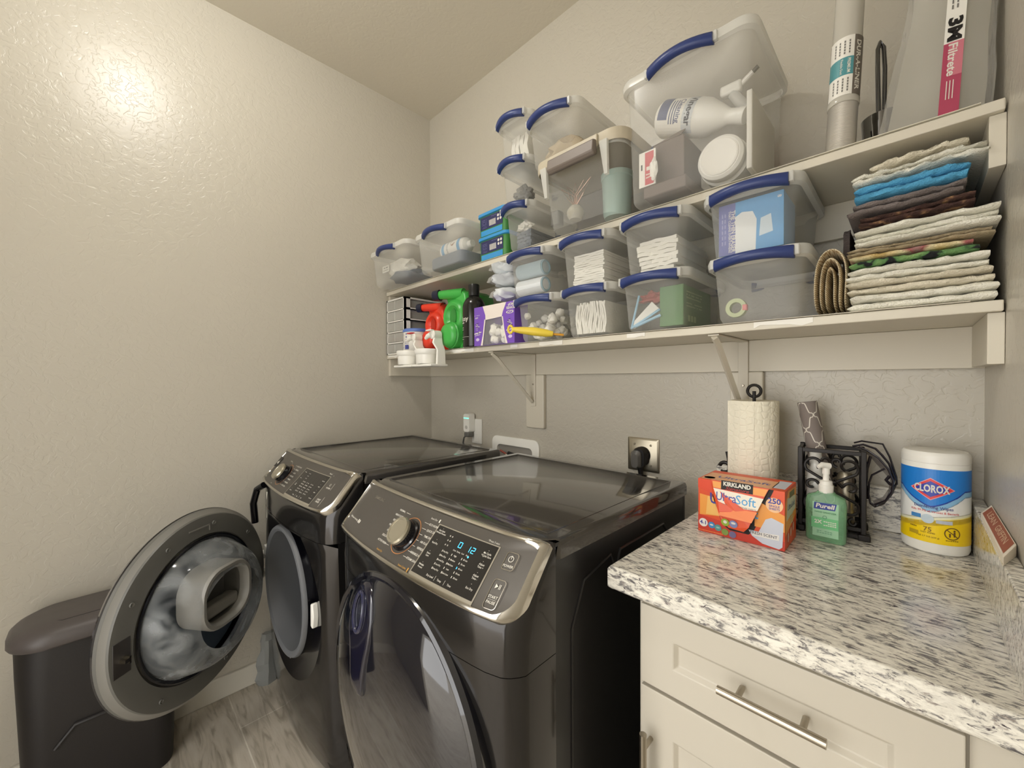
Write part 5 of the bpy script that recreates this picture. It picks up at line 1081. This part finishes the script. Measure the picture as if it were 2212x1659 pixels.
def scrolls(wd):
    L_ = []
    for s_ in (-1, 1):
        L_ += [spiral(s_*wd*.52, .160, wd*.36, .8, PI/2+s_*(-PI*.75), s_*1, (0, .118)), spiral(s_*wd*.20, .170, wd*.20, .8, -PI/2, -s_, None), spiral(s_*wd*.62, .112, wd*.24, .85, PI if s_ > 0 else 0, -s_, (s_*wd*.1, .130)),
               spiral(s_*wd*.55, .066, wd*.34, .8, -PI/2-s_*(-PI*.75), -s_*1, (0, .104)), spiral(s_*wd*.22, .046, wd*.20, .8, PI/2, s_, None), spiral(s_*wd*.70, .036, wd*.16, .8, PI/2, s_, None)]
    return L_
for sy in (-1, 1):
    for P_ in scrolls(hw_): MB().tube([(a, sy*hd_, b) for a, b in P_], .0034, 7).build('scroll', 'iron', t)
for sx in (-1, 1):
    for P_ in scrolls(hd_): MB().tube([(sx*hw_, a, b) for a, b in P_], .0032, 6).build('scroll', 'iron', t)
# things standing in the holder
t = thing('placemat_roll', (1.838, -.085, ZC+.025), 'rolled grey mat with white trellis pattern leaning out of the scroll holder', 'rolled mat')
ax_ = Vector((-.046, 0, .275)).normalized(); e1 = Vector((0, 1, 0)).cross(ax_).normalized(); e2 = Vector((0, 1, 0)); LN = .285; RA = .0205
def pm(a, b, h): q = e1*cos(a/RA)*(RA+h)-e2*sin(a/RA)*(RA+h)+ax_*b; return (q.x, q.y, q.z)
MB().loft([[pm(RA*2*PI*i/32, b, 0) for i in range(32)] for b in (0, LN)]+[[pm(RA*2*PI*i/32, b, -.0016) for i in range(32)] for b in (LN, LN-.05)], True, True, True).build('mat_roll', mat('mat_grey', (132, 122, 116), .75), t)
d = Decal(pm); wl = mat('trellis_white', (226, 220, 208), .7)
cw_ = 2*PI*RA/3; ch_ = .036
for r_ in range(9):
    for c_ in range(3):
        a0 = c_*cw_+(r_ % 2)*cw_/2; b0 = r_*ch_*1.0
        for s_ in (-1, 1):
            P = []
            for k in range(13):
                u_ = k/12; x = cw_/2*u_; y = ch_*(.5-.5*cos(PI*u_))+.0045*sin(2*PI*u_*2)*(1-abs(2*u_-1)*.3); P.append((a0+s_*x, b0+y))
            for p_, q_ in zip(P, P[1:]):
                if q_[1] < LN: d.line(p_[0], p_[1], q_[0], q_[1], .0022, wl)
d.build('trellis_pattern', t)
t = thing('small_white_bottle', (1.812, -.108, ZC+.0135), 'white bottle standing inside the left of the scroll holder', 'bottle')
MB().lathe([(0, 0), (.017, 0), (.018, .004), (.018, .12), (.012, .135), (.010, .138), (.010, .145)], (0, 0, 0), 'z', 24).build('bottle', 'whitep', t); MB().lathe([(.012, .145), (.0125, .147), (.0125, .172), (0, .174)], (0, 0, 0), 'z', 20).build('cap', 'white', t)
single(MB().lathe([(0, 0), (.016, 0), (.017, .004), (.016, .12), (.011, .13), (0, .13)], (1.868, -.10, ZC+.0135), 'z', 20), 'steel_spray_can', 'steel', 'dull metal can standing inside the right of the scroll holder', 'can')
# glasses hanging on the holder
t = thing('safety_glasses', (1.925, -.08, .99), 'smoke tinted safety glasses hanging off the right side of the scroll holder', 'glasses'); of = (1.925, -.08, .99)
fm = mat('frame_black', (30, 24, 32), .25)
def C3(L_, y0, y1): n = len(L_)-1; return [(a, y0+(y1-y0)*i/n, b) for i, (a, b) in enumerate(L_)]
MB().tube(C3([(1.880, 1.125), (1.894, 1.131), (1.931, 1.128), (1.943, 1.100), (1.954, 1.057), (1.955, 1.040)], -.06, -.075), .0020, 8).build('temple', fm, t, off=of)
MB().tube(C3([(1.880, 1.121), (1.899, 1.127), (1.920, 1.120), (1.931, 1.107), (1.943, 1.089), (1.953, 1.055)], -.095, -.10), .0024, 8).build('temple', fm, t, off=of)
sm = clear('smoke_lens', (96, 80, 84), .55, .08, .2)
A_ = [(1.892, 1.122), (1.907, 1.116), (1.926, 1.102), (1.942, 1.080), (1.950, 1.055), (1.948, 1.030), (1.938, 1.008), (1.920, .994)]
MB().loft([[(a, -.105-.01*sin(PI*i/7), b) for i, (a, b) in enumerate(A_)], [(a-.010*(i < 4)-.006, -.070-.012*sin(PI*i/7), b-.004+.004*(i > 4)) for i, (a, b) in enumerate(A_)]], False, False, False).build('lens', sm, t, off=of)
MB().tube([(a, -.106-.01*sin(PI*i/7), b) for i, (a, b) in enumerate(A_)], .0022, 8).build('lens_rim', fm, t, off=of)
MB().tube(C3([(1.936, 1.079), (1.915, 1.061), (1.910, 1.043), (1.909, 1.017), (1.912, .996), (1.923, .992), (1.939, 1.008), (1.948, 1.037), (1.952, 1.06)], -.11, -.10), .0019, 8).build('lens_rim', fm, t, off=of)
MB().tube(C3([(1.912, .994), (1.919, .986), (1.933, .994), (1.946, 1.016), (1.955, 1.045)], -.10, -.07), .0020, 8).build('lens_rim', fm, t, off=of)
MB().tube([(1.944, -.10, 1.062), (1.938, -.10, 1.052), (1.944, -.098, 1.044), (1.952, -.095, 1.040)], .0032, 8).build('nose_bridge', fm, t, off=of)
MB().tube(C3([(1.912, 1.103), (1.906, 1.073), (1.904, 1.037), (1.908, 1.004)], -.105, -.10), .003, 8).build('temple_tip', fm, t, off=of)
# paper towels
t = thing('paper_towel_holder', (1.684, -.128, ZC), 'black wire paper towel holder behind the orange carton', 'towel holder')
MB().lathe([(0, 0), (.062, 0), (.064, .003), (.060, .007), (0, .008)], (0, 0, 0), 'z', 40).build('base', 'iron', t)
MB().tube([(0, 0, .008), (0, 0, .332)], .0042, 12).build('center_rod', 'iron', t)
MB().tube([(.0155*sin(a), 0, .3325-.0*a+.0155*(-cos(a))) for a in [2*PI*k/24 for k in range(24)]], .0038, 10, closed=True).build('ring_finial', 'iron', t)
MB().tube([(-.060, -.0, .004), (-.072, 0, .03), (-.066, 0, .07), (-.060, 0, .11), (-.062, 0, .145), (-.066, 0, .165)], .004, 10).build('side_arm', 'iron', t)
MB().tube([(-.070-.013*cos(a), -.004, .122+.013*sin(a)) for a in [.2+1.7*PI*k/20 for k in range(21)]], [.005]*18+[.004, .003, .002], 10).build('arm_curl', 'iron', t)
t = thing('paper_towel_roll', (1.684, -.128, ZC+.0085), 'full white quilted paper towel roll on the black holder', 'paper towel')
ptm = mat('quilted_paper', (238, 232, 212), .9); nt = ptm.node_tree; b = nt.nodes['Principled BSDF']; tc = nt.nodes.new('ShaderNodeTexCoord'); v_ = nt.nodes.new('ShaderNodeTexVoronoi'); v_.feature = 'DISTANCE_TO_EDGE'; v_.inputs['Scale'].default_value = 62; v_.inputs['Randomness'].default_value = .55
rp = ramp(nt, v_.outputs['Distance'], [(.0, (0, 0, 0)), (.16, (255, 255, 255))]); bp = nt.nodes.new('ShaderNodeBump'); bp.inputs['Distance'].default_value = .0016; bp.inputs['Strength'].default_value = .55
nt.links.new(tc.outputs['Object'], v_.inputs['Vector']); nt.links.new(rp.outputs[0], bp.inputs['Height']); nt.links.new(bp.outputs['Normal'], b.inputs['Normal'])
MB().loft([[((r_)*cos(2*PI*i/48), r_*sin(2*PI*i/48), z) for i in range(48)] for r_, z in ((.016, .296), (.016, .0), (.0545, .0), (.0555, .003), (.0555, .297), (.0545, .299), (.016, .296))], True, False, False).build('roll', ptm, t, ang=50)
fl = [[(.0562*cos(a)-(.006 if k == 0 else 0), .0562*sin(a)-(.004 if k == 0 else 0), z+(.0 if k else -.0)) for k, a in enumerate([math.radians(q) for q in (212, 222, 236, 252, 268, 284)])] for z in (.001, .14, .298)]
MB().loft(fl, False, False, False).build('loose_sheet', ptm, t)
# wipes canister
t = thing('wipes_canister', (2.014, -.077, ZC), 'large white canister of disinfecting wipes with blue and yellow label in the counter corner', 'canister')
R_ = .0520
MB().lathe([(0, 0), (.046, 0), (.050, .003), (R_, .010), (R_, .186), (.050, .189)], (0, 0, 0), 'z', 64).build('canister', 'whitep', t)
MB().lathe([(.0505, .186), (.0525, .188), (.0525, .200), (.0515, .206), (.0480, .210), (.044, .209), (.042, .2095), (0, .211)], (0, 0, 0), 'z', 64).build('lid', 'whitep', t)
A0 = math.radians(-4)
def cy(a, b, h): g_ = a/R_+A0; return ((R_+h+.0002)*sin(g_), -(R_+h+.0002)*cos(g_), b)
d = Decal(cy, fine=.007); bl1 = mat('wipes_blue', (36, 128, 214), .35); bl2 = mat('wipes_deep', (38, 66, 168), .35); yel = mat('wipes_yellow', (250, 214, 20), .35); wt = mat('wipes_white', (240, 240, 236), .4); rd = mat('wipes_red', (226, 66, 66), .35)
X0, X1, N_ = -.085, .085, 40
def band(f0, f1, m_):
    d._m(m_); vs = []
    for i in range(N_+1):
        a = X0+(X1-X0)*i/N_; vs += [d.mp(a, f0(a), d.h), d.mp(a, f1(a), d.h)]
    d.mb.add(vs, [(2*i, 2*i+2, 2*i+3, 2*i+1) for i in range(N_)])
dip = lambda a: .100+.035*min(1, abs(a+.004)/.055)**1.3
band(lambda a: .0235, lambda a: .070+.012*sin(a*18), yel)
mats_ = [mat('wipes_fade%d' % k, c_, .38) for k, c_ in enumerate(((248, 224, 80), (246, 232, 140), (240, 238, 206)))]
for k in range(3): band(lambda a, k=k: .060+.006*k+.012*sin(a*18), lambda a, k=k: .066+.006*k+.012*sin(a*18), mats_[k])
band(lambda a: .076+.012*sin(a*18), lambda a: dip(a)-.012, wt)
band(lambda a: dip(a)-.014, lambda a: dip(a)-.002, mat('wipes_pale', (140, 190, 226), .38))
band(lambda a: dip(a)-.003, lambda a: dip(a)+.0, bl2); band(dip, lambda a: .176, bl1); d.lay()
d.poly([(-.036, .134), (0-.004, .158), (.032, .136), (-.004, .112)], mat('wipes_rim', (246, 170, 170), .4)); d.lay(); d.poly([(-.034, .134), (-.004, .1565), (.030, .136), (-.004, .1135)], rd); d.lay(); d.poly([(-.028, .1345), (-.004, .1515), (.024, .1355), (-.004, .1185)], mat('wipes_navy', (52, 66, 170), .35)); d.lay()
d.text('CLOROX', -.003, .135, .021, 'print', .035, width=.053)
d.text('Disinfecting Wipes', 0, .0975, .0085, mat('ink_slate', (80, 84, 140)), .012, width=.058); d.text('Kills 99.9% of Viruses & Bacteria', .002, .0885, .006, mat('ink_rose', (206, 90, 90)), .01, width=.072)
d.rect(-.034, -.018, .072, .080, mat('chip_blue', (70, 136, 196)), 3, 1); d.rect(.004, .028, .066, .073, mat('chip_grey', (190, 196, 206)), 3, 1); d.disc(-.008, .0725, .0095, mat('chip_pale', (196, 212, 220)))
d.text('75', -.008, .0505, .013, mat('ink_ochre', (140, 110, 30)), .015); d.text('WET WIPES', -.008, .0435, .0042, MATS['ink_ochre'], .01); d.text('1 LB 3.7 OZ (629 g)', -.008, .0355, .0042, MATS['ink_ochre'], .01); d.scribble(-.036, -.024, .052, .003, MATS['ink_ochre'], 4); d.rect(-.038, -.022, .036, .044, mat('ink_ochre2', (190, 158, 30)), 3, 1)
br_ = mat('ink_bark', (110, 80, 30)); d.disc(.028, .048, .0125, br_, hole=.86); d.line(.019, .056, .037, .040, .0016, br_); d.disc(.031, .054, .0018, br_); d.rect(.0295, .0325, .042, .052, br_); d.disc(.024, .047, .0016, br_); d.rect(.0228, .0252, .041, .046, br_); d.scribble(.018, .038, .0335, .0022, MATS['ink_ochre'], 6)
d.build('label', t)
# small boxed item lying on the side splash
t = thing('small_red_carton', (2.0785, -.30, 1.0205), 'small carton with a rust red lettered face on the side backsplash ledge', 'carton')
tl = lambda p: Vector((p.x*1+(.030-p.z)*.0, p.y, p.z))
MB().loft([[(-.0095, -.16, 0), (.0085, -.10, 0), (.0085, .16, 0), (-.0095, .10, 0)], [(-.0095, -.16, .012), (.0085, -.10, .017), (.0085, .16, .017), (-.0095, .10, .012)]]).build('carton', crm, t, smooth=False, bevel=.0006)
def sf(a, b, h): return (b-.0005, -a+b*3.2, .0147+b*.28+h)
d = Decal(sf); d.poly([(-.118, -.0075), (.118, -.0075), (.118, .0075), (-.118, .0075)], mat('rust_red', (166, 90, 62), .5)); d.lay(); d.text('LEAN', -.055, .0, .0115, mat('rust_print', (222, 190, 160)), .01, width=.075); d.text('GRIFFIN', .045, .0, .0115, MATS['rust_print'], .01, width=.09)
d.build('side_print', t)
